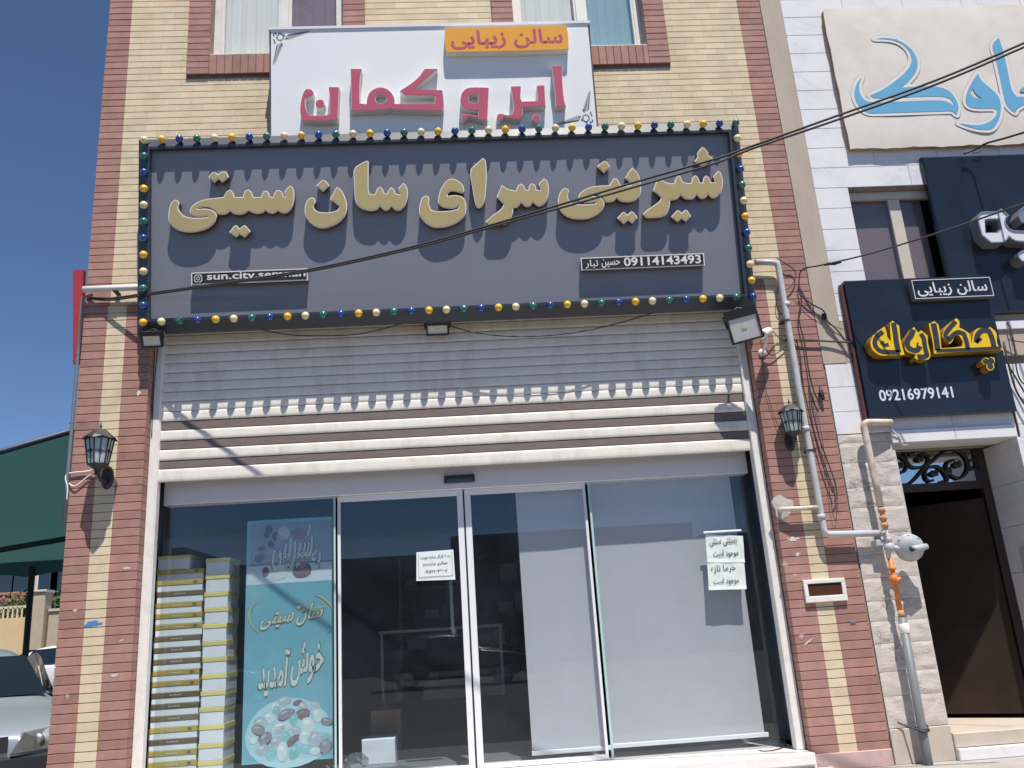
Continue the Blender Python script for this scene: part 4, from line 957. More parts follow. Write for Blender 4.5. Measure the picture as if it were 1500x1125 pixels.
# poster stand
PP_ = Plane(.46)
po = empty('welcome_poster', (1.085, .46, -.16), 'tall pale blue welcome poster with sweets printed on it behind the glass', 'poster')
b = B(); b.box(1.085, 1.80, .46, .475, -.155, 1.765); b.build('poster_board', M_poster, po)
b = B(); b.box(1.12, 1.80, .459, .4598, 1.36, 1.74); b.build('printed_photo_band', M_posterd, po)
b = B(); b.box(1.09, 1.80, .4588, .4594, 1.23, 1.385); b.build('printed_table', M_posterw, po)
rp = random.Random(4)
def blob(cx, cz, rx, rz, an, o, m, nm, parent, n=14, wob=.08):
    ph = rp.random()*6; P = []
    for i in range(n):
        t = 2*math.pi*i/n; w = 1+wob*math.sin(2*t+ph)+wob*.6*math.sin(3*t+ph*2); x, z = rx*math.cos(t)*w, rz*math.sin(t)*w
        P.append(Vector((cx+x*math.cos(an)-z*math.sin(an), cz+x*math.sin(an)+z*math.cos(an))))
    return slab(nm, [P], PP_, o, o, m, None, parent)
M_p = [mat('print_mauve', (.25, .25, .29), .6, noise=.25, nscale=18), mat('print_teal', (.19, .48, .50), .6, noise=.15, nscale=14), mat('print_grey', (.36, .44, .50), .6, noise=.2, nscale=14), mat('print_white', (.50, .63, .66), .6, noise=.1, nscale=14), mat('print_maroon', (.20, .15, .18), .6, noise=.3, nscale=18), mat('print_dark', (.06, .08, .13), .6), mat('print_light_teal', (.32, .60, .62), .6), mat('print_bright', (.64, .76, .78), .6)]
M_glow = mat('print_pale_glow', (.36, .60, .68), .6)
PC = ((340, 930), 5.769)
c_ = PP_.to(340+480/5.769, 930+830/5.769); blob(c_.x, c_.y, .335, .27, 0, .0006, M_glow, 'printed_pebble_glow', po, 24, .03)
peb = [(440,560,60,45,.2,2),(555,570,40,22,.2,4),(600,610,45,45,0,2),(600,665,60,45,.3,4),(360,600,40,30,.5,3),(375,640,38,32,.3,1),(455,670,72,46,.35,0),(520,715,36,50,-.4,1),(700,600,40,50,0,2),(720,680,40,60,.4,3),(800,730,50,35,-.5,0),(310,700,50,50,0,3),(240,745,58,50,.2,2),(220,800,55,45,0,0),(415,780,80,48,.1,3),(400,800,50,25,.3,2),(540,805,38,38,0,2),(640,760,60,70,0,3),(780,850,55,25,-.2,1),(455,860,40,45,-.3,1),(280,875,62,50,.9,0),(370,910,48,55,0,2),(515,890,70,30,.6,4),(620,860,50,70,0,3),(700,880,55,60,.6,2),(260,970,65,40,0,2),(330,1015,50,35,.5,1),(425,985,50,75,0,3),(530,985,45,62,-.5,1),(630,960,62,38,0,1),(790,940,50,65,-.5,0),(700,980,45,35,0,3),(180,890,35,30,0,3)]
for i, (x, y, rx_, ry_, an, ci) in enumerate(peb):
    c_ = PP_.to(340+x/PC[1], 930+y/PC[1]); k_ = .0052/PC[1]
    blob(c_.x, c_.y-.004, rx_*k_*1.06, ry_*k_*1.06, an, .0009+i*.00006, M_p[5 if ci in (0, 4) else 2], 'printed_pebble_shade', po)
    blob(c_.x, c_.y, rx_*k_, ry_*k_, an, .00093+i*.00006, M_p[ci], 'printed_pebble', po)
    blob(c_.x-rx_*k_*.2, c_.y+ry_*k_*.38, rx_*k_*.45, ry_*k_*.22, an, .00095+i*.00006, M_p[[2, 6, 3, 7, 0, 0][ci]], 'printed_pebble_shine', po, 10)
PT = ((340, 740), 5.919)
for i, (x, y, rx_, ry_, an, ci) in enumerate([(320,210,35,45,0,5),(300,260,30,30,.7,5),(370,270,25,45,0,5),(340,340,30,35,.3,5),(255,375,34,26,.2,5),(240,460,48,42,.2,5),(320,480,25,40,0,0),(290,580,32,50,0,4),(450,240,55,60,0,2),(575,250,75,60,0,4),(640,360,30,40,0,5),(610,440,70,60,0,4),(605,560,85,88,0,4),(600,510,60,40,0,0),(410,600,75,55,0,3)]):
    c_ = PP_.to(340+x/PT[1], 740+y/PT[1]); k_ = .0052/PT[1]; blob(c_.x, c_.y, rx_*k_, ry_*k_, an, .0022+i*.00006, M_p[ci], 'printed_sweet', po)
def ptext(s_, org, rect, m1, m2, bold, sh=.15, tilt=0, o=.0045):
    a_, c_ = PP_.to(org[0][0]+rect[0]/org[1], org[0][1]+rect[1]/org[1]), PP_.to(org[0][0]+rect[2]/org[1], org[0][1]+rect[3]/org[1])
    g_ = .006
    text('lettering_outline', s_, PP_, a_.x-g_, c_.x+g_, c_.y-g_, a_.y+g_, o, m1, po, bold=bold-.02, shear=sh, tilt=tilt)
    text('lettering', s_, PP_, a_.x, c_.x, c_.y, a_.y, o+.0012, m2, po, bold=bold-.036, shear=sh, tilt=tilt)
ptext('شیرینی', PT, (350, 180, 700, 560), M_brown_ink, M_cream_ink, .055, .35)
ptext('به', PT, (690, 380, 770, 545), M_brown_ink, M_cream_ink, .055, .2)
ptext('سان سیتی', PT, (245, 900, 790, 1050), M_brown_ink, mat('poster_cream_gold', (.62, .60, .42), .6), .05, .5, .06)
ptext('شیرینی سرای', PT, (610, 850, 800, 905), M_gold_ink, M_cream_ink, .03, .3)
ptext('خوش', PC, (495, 80, 775, 420), M_brown_ink, M_cream_ink, .06, .25, .12)
ptext('آمدید', PC, (225, 150, 490, 510), M_brown_ink, M_cream_ink, .06, .25, .06)
c_ = PP_.to(340+580/PT[1], 740+880/PT[1])
star = [Vector((c_.x+(.026 if i % 2 else .016)*math.cos(i*math.pi/9), c_.y+(.026 if i % 2 else .016)*math.sin(i*math.pi/9))) for i in range(18)]
slab('printed_sun', [star], PP_, .005, .005, M_gold_ink, None, po); slab('printed_sun_disc', [circ(c_, .013, n=14)], PP_, .0055, .0055, M_cream_ink, None, po)
for pts in ([(240,825),(185,870),(150,930),(150,990),(185,1060),(240,1120)], [(705,775),(780,800),(850,860),(880,930)], [(860,1070),(820,1105)]):
    P2 = [PP_.to(340+x/PT[1], 740+y/PT[1]) for x, y in pts]; P2 = smooth(P2, 170, 5, False); bb = B()
    for i in range(len(P2)-1):
        t = (P2[i+1]-P2[i]).normalized(); n_ = Vector((-t.y, t.x)); w0_ = .009*math.sin(math.pi*(i+.2)/(len(P2)-.6)); w1_ = .009*math.sin(math.pi*(i+1.2)/(len(P2)-.6))
        bb.quad(PP_.w(*(P2[i]-n_*w0_), .004), PP_.w(*(P2[i+1]-n_*w1_), .004), PP_.w(*(P2[i+1]+n_*w1_), .004), PP_.w(*(P2[i]+n_*w0_), .004))
    bb.build('printed_bracket', M_gold_ink, po)

# stacked boxes of sweets
def sweet_box(x0, x1, y0, y1, z0, z1, lidm, lidh, label, grp, jx, mark=True):
    r = empty('sweet_box', (x0, y0, z0), label, 'sweet box', grp)
    B().bbox(x0+.004+jx, x1-.004+jx, y0+.004, y1-.004, z0, z1-lidh-.001, .003).build('box_base', M_boxw, r)
    B().bbox(x0+jx, x1+jx, y0, y1, z1-lidh, z1, .003).build('lid', lidm, r)
    if mark:
        cx = (x0+x1)/2+jx; zc = z1-lidh/2; b = B()
        for i in range(7): b.box(cx-.045+i*.013, cx-.036+i*.013, y0-.0012, y0-.0004, zc-.004, zc+.004-(.003 if i % 3 else 0))
        b.build('lid_print', M_cream_ink, r)
        if lidm is not M_boxb:
            b = B(); b.box(x1-.075+jx, x1-.045+jx, y0-.0012, y0-.0004, zc-.012, zc+.010); b.build('lid_logo', M_boxb, r)
    return r
ordn = ['topmost', 'second', 'third', 'fourth', 'fifth', 'sixth', 'seventh', 'eighth', 'ninth', 'tenth', 'eleventh', 'twelfth', 'thirteenth', 'fourteenth', 'fifteenth', 'sixteenth', 'seventeenth', 'eighteenth', 'nineteenth', 'twentieth', 'twenty first', 'twenty second']
lids = 'yoobooobbboobbbobooo'; yl = [315, 370, 412, 455, 498, 540, 582, 628, 672, 717, 760, 803, 847, 890, 937, 982, 1028, 1072, 1115]
rb = random.Random(9)
zt = [on(228, 700+(y-10)/2.647, .455).z for y in yl]
while zt[-1] > FZ+.12: zt.append(zt[-1]-.0865)
for i, z1 in enumerate(zt):
    z0 = zt[i+1]+.0008 if i+1 < len(zt) else FZ
    if z1-z0 < .03: continue
    k = lids[i] if i < len(lids) else 'o'; m = {'y': M_boxy, 'o': M_boxo, 'b': M_boxb}[k]; nm = {'y': 'yellow', 'o': 'olive', 'b': 'brown'}[k]
    top = i == 0
    sweet_box(.352, .62 if top else .735, .46, .80, z0, z1, m, .026 if top else .038, f'{nm}-lidded sweet box, {ordn[i]} from the top of the left stack' if i else 'small yellow-lidded sweet box on the very top of the left stack', 'sweet boxes stacked in the left window', rb.uniform(-.006, .006), not top)
yr = [325, 390, 457, 517, 580, 647, 710, 775, 840, 903, 972, 1043, 1110]
zt = [on(302, 700+(y-12)/2.647, .455).z for y in yr]
while zt[-1] > FZ+.15: zt.append(zt[-1]-.128)
for i, z1 in enumerate(zt):
    z0 = zt[i+1]+.0008 if i+1 < len(zt) else FZ
    if z1-z0 < .05: continue
    sweet_box(.748, .945, .455, .80, z0, z1, M_boxy, .034, (f'tall white sweet box with yellow lid, {ordn[i]} down the right stack' if i else 'tall white sweet box with yellow lid crowning the right stack'), 'tall sweet boxes in the right stack', rb.uniform(-.008, .008), False)

# paper notices on the glass
NG = Plane(.353)
nt_ = empty('paper_notice', NG.w(2.55, 1.2), 'white printed job notice taped inside the left sliding door', 'notice')
a_, c_, d_, e_ = NG.to(610, 809), NG.to(664, 805), NG.to(667, 849), NG.to(610, 851)
b = B(); n = 10
for i in range(n+1):
    t = i/n; tp = a_+(c_-a_)*t; bt = e_+(d_-e_)*t
    for j in range(4):
        p_ = tp+(bt-tp)*j/3; b.v.append(tuple(NG.w(p_.x, p_.y, .002+.001*math.sin(i*1.1+j))))
for i in range(n):
    for j in range(3): k = i*4+j; b.face((k, k+1, k+5, k+4))
b.build('sheet', M_paper, nt_); W_ = c_.x-a_.x; H__ = a_.y-e_.y
def nl(s_, x0, x1, y0, y1, bold=.03): text('lettering', s_, NG, a_.x+W_*x0, a_.x+W_*x1, e_.y+H__*y0, e_.y+H__*y1, .0045, M_ink, nt_, bold=bold-.02)
nl('به ۲ کارگر ساده جهت', .10, .90, .72, .88); nl('همکاری نیازمندیم', .17, .84, .47, .63)
text('lettering', '۰۹۱۱۲۱۶۴۳۶۲', NG, a_.x+W_*.2, a_.x+W_*.82, e_.y+H__*.24, e_.y+H__*.36, .0045, M_ink, nt_, bold=.02, rtl=False)
b = B(); [b.box(a_.x+W_*x, a_.x+W_*(x+.012), .3475, .349, e_.y+H__*.12, e_.y+H__*.93) for x in (.04, .95)]; b.box(a_.x+W_*.04, a_.x+W_*.96, .3475, .349, e_.y+H__*.11, e_.y+H__*.125); b.build('printed_border', M_greyline, nt_)
NG2 = Plane(.322)
n2 = empty('paper_notice', NG2.w(4.95, .95), 'two greenish white notices taped one above the other on the right shop window', 'notice')
def sheet(px, nm, seed):
    P4 = [NG2.to(*p_) for p_ in px]; b = B(); n = 8
    for i in range(n+1):
        for j in range(n+1):
            t, s_ = i/n, j/n; p_ = (P4[0]*(1-t)+P4[1]*t)*(1-s_)+(P4[3]*(1-t)+P4[2]*t)*s_
            b.v.append(tuple(NG2.w(p_.x, p_.y, .003+.0022*math.sin(i*1.3+seed)*math.cos(j*.9+seed)+(.003 if j == n else 0))))
    for i in range(n):
        for j in range(n): k = i*(n+1)+j; b.face((k, k+1, k+n+2, k+n+1))
    b.smooth = True; b.build(nm, M_paperg, n2); return P4
def wl(P4, s_, x0, x1, y0, y1, bold=.02):
    W_ = P4[1].x-P4[0].x; H__ = P4[0].y-P4[3].y; sk = (P4[1].y-P4[0].y)/W_
    text('lettering', s_, NG2, P4[3].x+W_*x0, P4[3].x+W_*x1, P4[3].y+H__*y0, P4[3].y+H__*y1, .0075, M_ink, n2, bold=bold-.015)
Q1 = sheet([(1033, 783), (1088, 785), (1091, 824), (1036, 824)], 'upper_sheet', 0.5); wl(Q1, 'بستنی سنتی', .12, .85, .55, .82); wl(Q1, 'موجود است', .18, .85, .12, .42)
Q2 = sheet([(1036, 824.5), (1090, 824.5), (1093.5, 863), (1038, 864.5)], 'lower_sheet', 2.1); wl(Q2, 'خرما تازه', .13, .80, .60, .90); wl(Q2, 'موجود است', .15, .84, .15, .42)
a_, c_ = NG2.to(1030, 781), NG2.to(1086, 782); B().bbox(a_.x, c_.x, .305, .319, a_.y-.004, a_.y+.012, .003).build('holder_strip', M_blindbar, n2)

# things deeper in the shop
sh = empty('display_shelving', (1.9, 6.2, FZ), 'dark shelving with goods along the back of the shop', 'shelving')
for x in (1.9, 2.9, 3.9, 4.9): B().box(x, x+.04, 6.2, 6.6, FZ, 1.9).build('upright', M_rail if x < 2 else M_roomwall, sh)
for z in (.1, .55, 1.0, 1.45, 1.88): B().box(1.94, 4.9, 6.2, 6.6, z, z+.025).build('shelf', M_roomwall, sh)
cm = [mat('packet_green', (.05, .22, .07), .5), mat('packet_yellow', (.45, .33, .05), .5), mat('packet_red', (.35, .05, .04), .5), M_boxw, mat('packet_white', (.55, .55, .5), .5)]
lab = {0: 'green', 1: 'yellow', 2: 'red', 3: 'pale', 4: 'white'}; rk = random.Random(6)
for zi, z in enumerate((.125, .575, 1.025, 1.475)):
    x = 2.0
    while x < 4.8:
        w = rk.uniform(.12, .3); h = rk.uniform(.1, .3); ci = rk.randrange(5)
        if rk.random() < .75:
            B().bbox(x, x+w, 6.22, 6.45, z, z+h, .01).build('packet', cm[ci], None, label=f'{lab[ci]} packet on the {["lowest", "second", "third", "top"][zi]} shelf of the dim back shelving', cat='packet', group=f'{lab[ci]} packets on the {["lowest", "second", "third", "top"][zi]} back shelf', loc=(x, 6.22, z))
        x += w+.05
ct = empty('glass_display_counter', (1.9, 3.4, FZ), 'low glass display counter deep inside the shop', 'counter')
B().bbox(1.9, 3.3, 3.4, 4.0, FZ, .05, .01).build('plinth', M_roomwall, ct); B().box(1.9, 3.3, 3.4, 4.0, .35, .38).build('shelf', M_roomwall, ct)
B().box(1.9, 3.3, 3.4, 3.406, .05, .8).build('front_glass', G_win, ct); B().bbox(1.88, 3.32, 3.38, 4.02, .8, .83, .005).build('top_edge', M_whitealu, ct)
b = B(); [b.box(x, x+.03, 3.385, 3.40, .05, .8) for x in (1.9, 3.27)]; b.build('corner_posts', M_whitealu, ct)
def at_floor(px, py, z):
    d = fw+(px-750)/F_PX*rt-(py-562.5)/F_PX*up; return CAM+d*((z-CAM.z)/d.z)
wb_ = empty('carton', (2.10, 1.05, FZ), 'white carton on the shop floor behind the left sliding door', 'carton')
p0_, p1_ = on(530, 1110, .95), on(579, 1110, .95); zt_ = on(550, 1083, .95).z
B().bbox(p0_.x, p1_.x, .95, 1.30, FZ, zt_, .004).build('carton_body', M_boxw, wb_); B().box(p0_.x+.01, p1_.x-.01, 1.12, 1.14, zt_, zt_+.003).build('tape', M_boxo, wb_)
cb = empty('carton', (2.10, 1.45, FZ), 'brown carton behind the white one inside the shop', 'carton')
B().bbox(p0_.x+.03, p1_.x+.02, 1.4, 1.75, FZ, zt_+.20, .004).build('carton_body', mat('brown_card', (.24, .15, .08), .8, noise=.15), cb); B().box(p0_.x+.03, p1_.x+.02, 1.56, 1.60, zt_+.20, zt_+.203).build('tape', M_boxo, cb)
bg_ = B(); c_ = at_floor(522, 1118, FZ+.06); rq = random.Random(3); bg_.ell(c_, (.10, .08, .075), 16, 10)
bg_.v = [tuple(Vector(v)+Vector((rq.uniform(-.012, .012), rq.uniform(-.012, .012), rq.uniform(-.012, .012)))) for v in bg_.v]
bg_.smooth = False; bg_.sm = [False]*len(bg_.sm)
bg_.build('plastic_bag', glass('clear_plastic_film', (.72, .76, .78), 1.5, .15, .18), None, label='crumpled clear plastic bag on the floor just inside the door', cat='plastic bag', loc=tuple(c_))
for i, (px, py, Y_) in enumerate(((681, 777, 1.2), (265, 795, 1.5))):
    p_ = on(px, py, Y_); r = empty('pendant_lamp', p_, ['unlit white pendant bulb hanging in the middle of the shop ceiling', 'unlit white pendant bulb hanging above the sweet boxes at left'][i], 'lamp', 'pendant bulbs in the shop')
    B().lathe(p_, [(0, -.05), (.02, -.045), (.03, -.02), (.02, .02), (.014, .05), (0, .05)]).build('lamp_bulb', M_rim, r); B().tube([(p_.x, p_.y, p_.z+.05), (p_.x, p_.y, 2.9)], .004, 6).build('cord', M_whitealu, r)
# black cord and small foot on the sill at right
p_ = [on(1115, 1107, .26), on(1125, 1112, .2), on(1138, 1110, .2), on(1146, 1101, .24), on(1140, 1099, .27), on(1128, 1103, .28)]
zs_ = ZB+.026
B().tube([(a.x, a.y, zs_) for a in (on(1113, 1108, .20), on(1122, 1113, .14), on(1134, 1112, .15), on(1143, 1104, .22), on(1150, 1092, .30))]+[tuple(on(1152, 1075, .31))], .004, 6).build('power_cord', M_rubber, None, label='thin black cord looping over the white sill at the right end', cat='cord', loc=(5.2, .2, zs_))

# ============================================================ ON THE FACADE
def lantern(cx, zc, yw, s_, label, rz=0.0):
    """zc: height of the lantern body centre; cx: body centre x; stands out yw from the wall"""
    r = empty('wall_lantern', (cx, 0, zc), label, 'wall lamp', 'black cast iron wall lanterns')
    c = Vector((cx, -yw, zc)); n = 6
    def ringp(rad, h, off=0): return [Vector((c.x+rad*math.cos(2*math.pi*(k+.5+off)/n+rz), c.y+rad*math.sin(2*math.pi*(k+.5+off)/n+rz), c.z+h)) for k in range(n)]
    T, Bm = ringp(.118*s_, .10*s_), ringp(.083*s_, -.125*s_)
    fr = B()
    for k in range(n):
        fr.tube([T[k], Bm[k]], .0065*s_, 6); j = (k+1) % n; fr.tube([T[k], T[j]], .008*s_, 6); fr.tube([Bm[k], Bm[j]], .008*s_, 6)
        m1, m2 = (T[k]+T[j])/2, (Bm[k]+Bm[j])/2; fr.tube([m1, m2], .0045*s_, 5)
        a1, a2 = T[k]+(Bm[k]-T[k])*.5, T[j]+(Bm[j]-T[j])*.5; fr.tube([a1, a2], .0045*s_, 5)
        cc = (a1+a2)/2; h1 = (a2-a1).normalized()*.02*s_; v1 = (m2-m1).normalized()*.024*s_; fr.tube([cc+h1, cc+v1, cc-h1, cc-v1], .004*s_, 5, closed=True)
    fr.build('cage', M_iron, r)
    for k in range(n):
        j = (k+1) % n; q = .97; ce = Vector((c.x, c.y, 0)); f = lambda p: Vector((c.x+(p.x-c.x)*q, c.y+(p.y-c.y)*q, p.z))
        B().quad(f(T[k]), f(Bm[k]), f(Bm[j]), f(T[j])).build('lamp_pane', M_frost, r)
    rf = B(); R0, R1_, R2 = ringp(.150*s_, .088*s_), ringp(.125*s_, .125*s_), ringp(.05*s_, .185*s_)
    for k in range(n):
        j = (k+1) % n; mid = (R0[k]+R0[j])/2+Vector((0, 0, .022*s_)); b0 = len(rf.v)
        rf.v += [tuple(v) for v in (R0[k], mid, R0[j], R1_[j], R1_[k], R2[j], R2[k])]; rf.face((b0, b0+1, b0+4)); rf.face((b0+1, b0+3, b0+4)); rf.face((b0+1, b0+2, b0+3)); rf.face((b0+4, b0+3, b0+5, b0+6))
    b0 = len(rf.v); rf.v += [tuple(v) for v in R2]; rf.face(tuple(range(b0, b0+6)))
    rf.build('roof_cap', M_iron, r)
    B().lathe(c+Vector((0, 0, .18*s_)), [(.05*s_, 0), (.02*s_, .012*s_), (.008*s_, .02*s_), (.012*s_, .035*s_), (.007*s_, .05*s_), (.004*s_, .075*s_), (0, .08*s_)], n=8).build('finial', M_iron, r)
    b = B(); b.lathe(c+Vector((0, 0, -.125*s_)), [(.083*s_, 0), (.05*s_, -.03*s_), (.03*s_, -.04*s_), (.022*s_, -.07*s_), (.03*s_, -.085*s_), (0, -.1*s_)], n=10)
    b.tube([c+Vector((0, 0, -.2*s_)), c+Vector((.0, yw*.35, -.25*s_)), c+Vector((0, yw*.75, -.24*s_)), Vector((cx, -.02, zc-.20*s_))], .014*s_, 8); b.build('arm', M_iron, r)
    b = B(); m_ = 12; b0 = len(b.v)
    zc2 = zc-.20*s_
    for yy, sc in ((-.001, 1), (-.025, .8)):
        for k in range(m_): t = 2*math.pi*k/m_; b.v.append((cx+.058*s_*sc*math.cos(t), yy, zc2+(.11*s_*sc*math.sin(t))))
    for k in range(m_): b.face((b0+k, b0+(k+1) % m_, b0+m_+(k+1) % m_, b0+m_+k))
    b.face(tuple(b0+m_+k for k in range(m_))); fixn(b.build('wall_plate', M_iron, r)); return r
cl = on(145, 660, -.20); lantern(cl.x+.0, cl.z, .20, .90, 'black lantern lamp with frosted panes on the left brick pillar')
cr = on(1160, 617, -.12); lantern(cr.x, cr.z, .12, .76, 'black lantern lamp beside the pipe on the right brick pillar', .3)

def flood(cx, cy, cz, w, h, rx, rz, label, post, ry=0.0):
    """LED floodlight: shallow finned case, glass front, bracket to the wall"""
    r = empty('floodlight', (cx, cy, cz), label, 'floodlight', 'black floodlights under the shop sign', rx=rx, rz=rz); r.rotation_euler = (rx, ry, rz); M = Matrix.Translation(Vector((cx, cy, cz))) @ r.rotation_euler.to_matrix().to_4x4(); WM[r.name] = M; d = .045
    def lb(x0, x1, y0, y1, z0, z1, nm, m):
        b = B(); b.hexa([M @ Vector(p) for p in ((x0, y0, z0), (x1, y0, z0), (x1, y1, z0), (x0, y1, z0), (x0, y0, z1), (x1, y0, z1), (x1, y1, z1), (x0, y1, z1))]); return b.build(nm, m, r)
    b = B(); fw_ = .016
    for x0, x1, z0, z1 in ((-w/2, w/2, -h/2, -h/2+fw_), (-w/2, w/2, h/2-.055*h/.2, h/2), (-w/2, -w/2+fw_, -h/2+fw_, h/2-.055*h/.2), (w/2-fw_, w/2, -h/2+fw_, h/2-.055*h/.2)):
        b.hexa([M @ Vector(p) for p in ((x0, -d/2, z0), (x1, -d/2, z0), (x1, d/2, z0), (x0, d/2, z0), (x0, -d/2, z1), (x1, -d/2, z1), (x1, d/2, z1), (x0, d/2, z1))])
    b.hexa([M @ Vector(p) for p in ((-w/2+.01, d/2, -h/2+.01), (w/2-.01, d/2, -h/2+.01), (w/2-.03, d/2+.03, -h/2+.03), (-w/2+.03, d/2+.03, -h/2+.03), (-w/2+.01, d/2, h/2-.01), (w/2-.01, d/2, h/2-.01), (w/2-.03, d/2+.03, h/2-.03), (-w/2+.03, d/2+.03, h/2-.03))])
    b.build('case', M_black, r)
    lb(-w/2+fw_, w/2-fw_, -d/2+.006, -d/2+.012, -h/2+fw_, h/2-.055*h/.2, 'glass_front', M_floodglass)
    lb(-.02, .02, -d/2+.002, -d/2+.005, -.03, .0, 'led_chip', mat('led_phosphor', (.62, .62, .38), .5))
    b = B(); pw = M @ Vector((0, d/2, h*.1)); b.tube([M @ Vector((-w/2-.004, 0, 0)), M @ Vector((-w/2-.012, .03, h*.35)), M @ Vector((0, .06, h*.55)), M @ Vector((w/2+.012, .03, h*.35)), M @ Vector((w/2+.004, 0, 0))], .008, 6)
    b.tube([M @ Vector((0, .06, h*.55)), post], .010, 6); b.build('bracket', M_black, r); return r
p1 = on(223, 497, -.13); flood(p1.x, p1.y, p1.z, .17, .135, math.radians(30), 0, 'small floodlight at the left end under the shop sign', (p1.x, 0, p1.z+.17))
p1 = on(641, 481, .035); flood(p1.x, p1.y, p1.z, .20, .12, math.radians(28), 0, 'wide floodlight in the middle under the shop sign', (p1.x, .06, p1.z+.14))
p1 = on(1089, 476, -.20); flood(p1.x, p1.y, p1.z, .27, .29, math.radians(14), math.radians(-10), 'largest floodlight, square, at the right end under the shop sign', (p1.x, 0, p1.z+.22), math.radians(-10))
p1 = on(1122, 487, -.16); cc = empty('security_camera', p1, 'small white bullet security camera on the right pillar beside the large floodlight', 'camera')
ax = Vector((-.72, -.55, -.40)).normalized()
B().lathe(p1-ax*.07, [(0, 0), (.028, 0), (.036, .012), (.038, .13), (.042, .132), (.042, .145), (.0, .145)], ax, 16).build('camera_body', M_whitep, cc)
B().lathe(p1+ax*.07, [(.0, .006), (.026, .006), (.020, .0075), (0, .0075)], ax, 14).build('lens', M_carglass, cc)
B().tube([p1-ax*.02+Vector((0, 0, -.02)), p1+Vector((.0, .06, -.10)), (p1.x, -.02, p1.z-.13)], .011, 8).build('arm', M_whitep, cc)
B().lathe((p1.x, 0, p1.z-.13), [(.035, 0), (.033, .015), (.0, .02)], Vector((0, -1, 0)), 14).build('wall_plate', M_whitep, cc)

# pipes
def path(px, Y=-.06, n=6, corner=25):
    P = [on(x, y, Y) for x, y in px]; out = []
    for i in range(len(P)):
        if 0 < i < len(P)-1:
            a, c, d = P[i-1], P[i], P[i+1]; r_ = min(.05, (a-c).length*.4, (d-c).length*.4); u, w = c+(a-c).normalized()*r_, c+(d-c).normalized()*r_
            for k in range(n+1): t = k/n; out.append(u*(1-t)**2+c*2*t*(1-t)+w*t*t)
        else: out.append(P[i])
    return out
def collars(b, P, r, every=None):
    for p, ax in P: b.lathe(p-Vector(ax)*.02, [(r*.98, 0), (r*1.22, .002), (r*1.22, .038), (r*.98, .04)], Vector(ax), 14)
gp = empty('gas_pipe', on(1140, 400, -.07), 'grey painted gas pipe bending down the right brick pillar from the shop sign', 'pipe')
main = path([(1106, 384), (1139, 385), (1172, 580), (1208, 783), (1292, 781)], -.07)
main[0].y = -.07
B().tube([Vector((main[0].x, -.07, main[0].z))]+main[1:], .027, 14).build('pipe_run', M_pipe, gp)
b = B(); collars(b, [(on(1152, 446, -.07), (0, 0, 1)), (on(1180, 628, -.07), (0, 0, 1)), (on(1203, 757, -.07), (0, 0, 1))], .027); b.build('coupling', M_pipe, gp)
pb_ = path([(1146, 746), (1170, 745), (1201, 743)], -.07); B().tube([Vector((pb_[0].x, -.002, pb_[0].z)), Vector((pb_[0].x, -.05, pb_[0].z))]+[Vector((p_.x, -.07, p_.z)) for p_ in pb_[1:]], .020, 12).build('branch_pipe', M_pipe_rust, gp)
w_ = on(1146, 742, 0); bb = B(); n_ = 16
for k in range(n_): t = 2*math.pi*k/n_; rr = .085*(1+.15*math.sin(3*t+1)+.1*math.sin(5*t)); bb.v.append((w_.x+rr*math.cos(t), -.003, w_.z+rr*1.15*math.sin(t)))
bb.v.append((w_.x, -.012, w_.z)); [bb.face((k, (k+1) % n_, n_)) for k in range(n_)]
fixn(bb.build('mortar_patch', mat('mortar_patch_grey', (.46, .43, .40), .95, bump=.5, bscale=40), gp))
for (x, y) in ((1150, 470), (1188, 660)): 
    p_ = on(x, y, -.07); B().bbox(p_.x-.035, p_.x+.035, -.1, -.001, p_.z-.008, p_.z+.008, .002).build('pipe_clip', M_iron, gp)
g2 = empty('gas_pipe', on(1270, 650, -.09), 'cream gas pipe with rusty elbows running down the grey stone pier', 'pipe')
r2 = path([(1308, 617), (1264, 619), (1279, 690), (1290, 742)], -.10)
B().tube([Vector((r2[0].x, -.01, r2[0].z)), Vector((r2[0].x, -.06, r2[0].z))]+[Vector((p_.x, -.10, p_.z)) for p_ in r2[1:]], .029, 14).build('upper_pipe', M_pipe_rust, g2)
M_rp = mat('rusty_orange_fitting', (.50, .24, .12), .7, noise=.3, nscale=30, col2=(.56, .45, .30), c2scale=18, c2amt=1)
a, c = on(1290, 742, -.10), on(1297, 776, -.10); B().tube([a, a*.7+c*.3, c], .021, 12).build('rusty_nipple', M_rp, g2)
b = B(); collars(b, [(a*.85+c*.15, (c-a).normalized()), (a*.5+c*.5, (c-a).normalized()), (a*.2+c*.8, (c-a).normalized())], .024); b.build('union_nut', M_rp, g2)
B().tube([Vector((r2[0].x-.02, -.05, r2[0].z-.03))]+[on(x, y, -.03) for x, y in ((1317, 640), (1322, 652), (1330, 652))], .006, 6).build('stub_hose', M_pipe_rust, g2)
rg = empty('gas_regulator', on(1330, 803, -.12), 'grey round gas pressure regulator on the stone pier by the doorway', 'gas regulator')
a, c = on(1297, 778, -.10), on(1302, 818, -.10)
B().tube([on(1291, 782, -.10), a, c], .020, 12).build('inlet_pipe', M_pipe, rg)
b = B(); h_ = on(1303, 802, -.10); b.ell(h_, (.045, .04, .045), 12, 8); b.tube([h_, on(1322, 804, -.12)], .022, 12); b.lathe(on(1301, 790, -.10), [(.028, -.02), (.031, -.018), (.031, .012), (.028, .014)], Vector((0, 0, 1)), 6); b.build('valve_body', M_reg, rg)
dc = on(1333, 803, -.14); dax = Vector((-.22, -.93, -.25)).normalized()
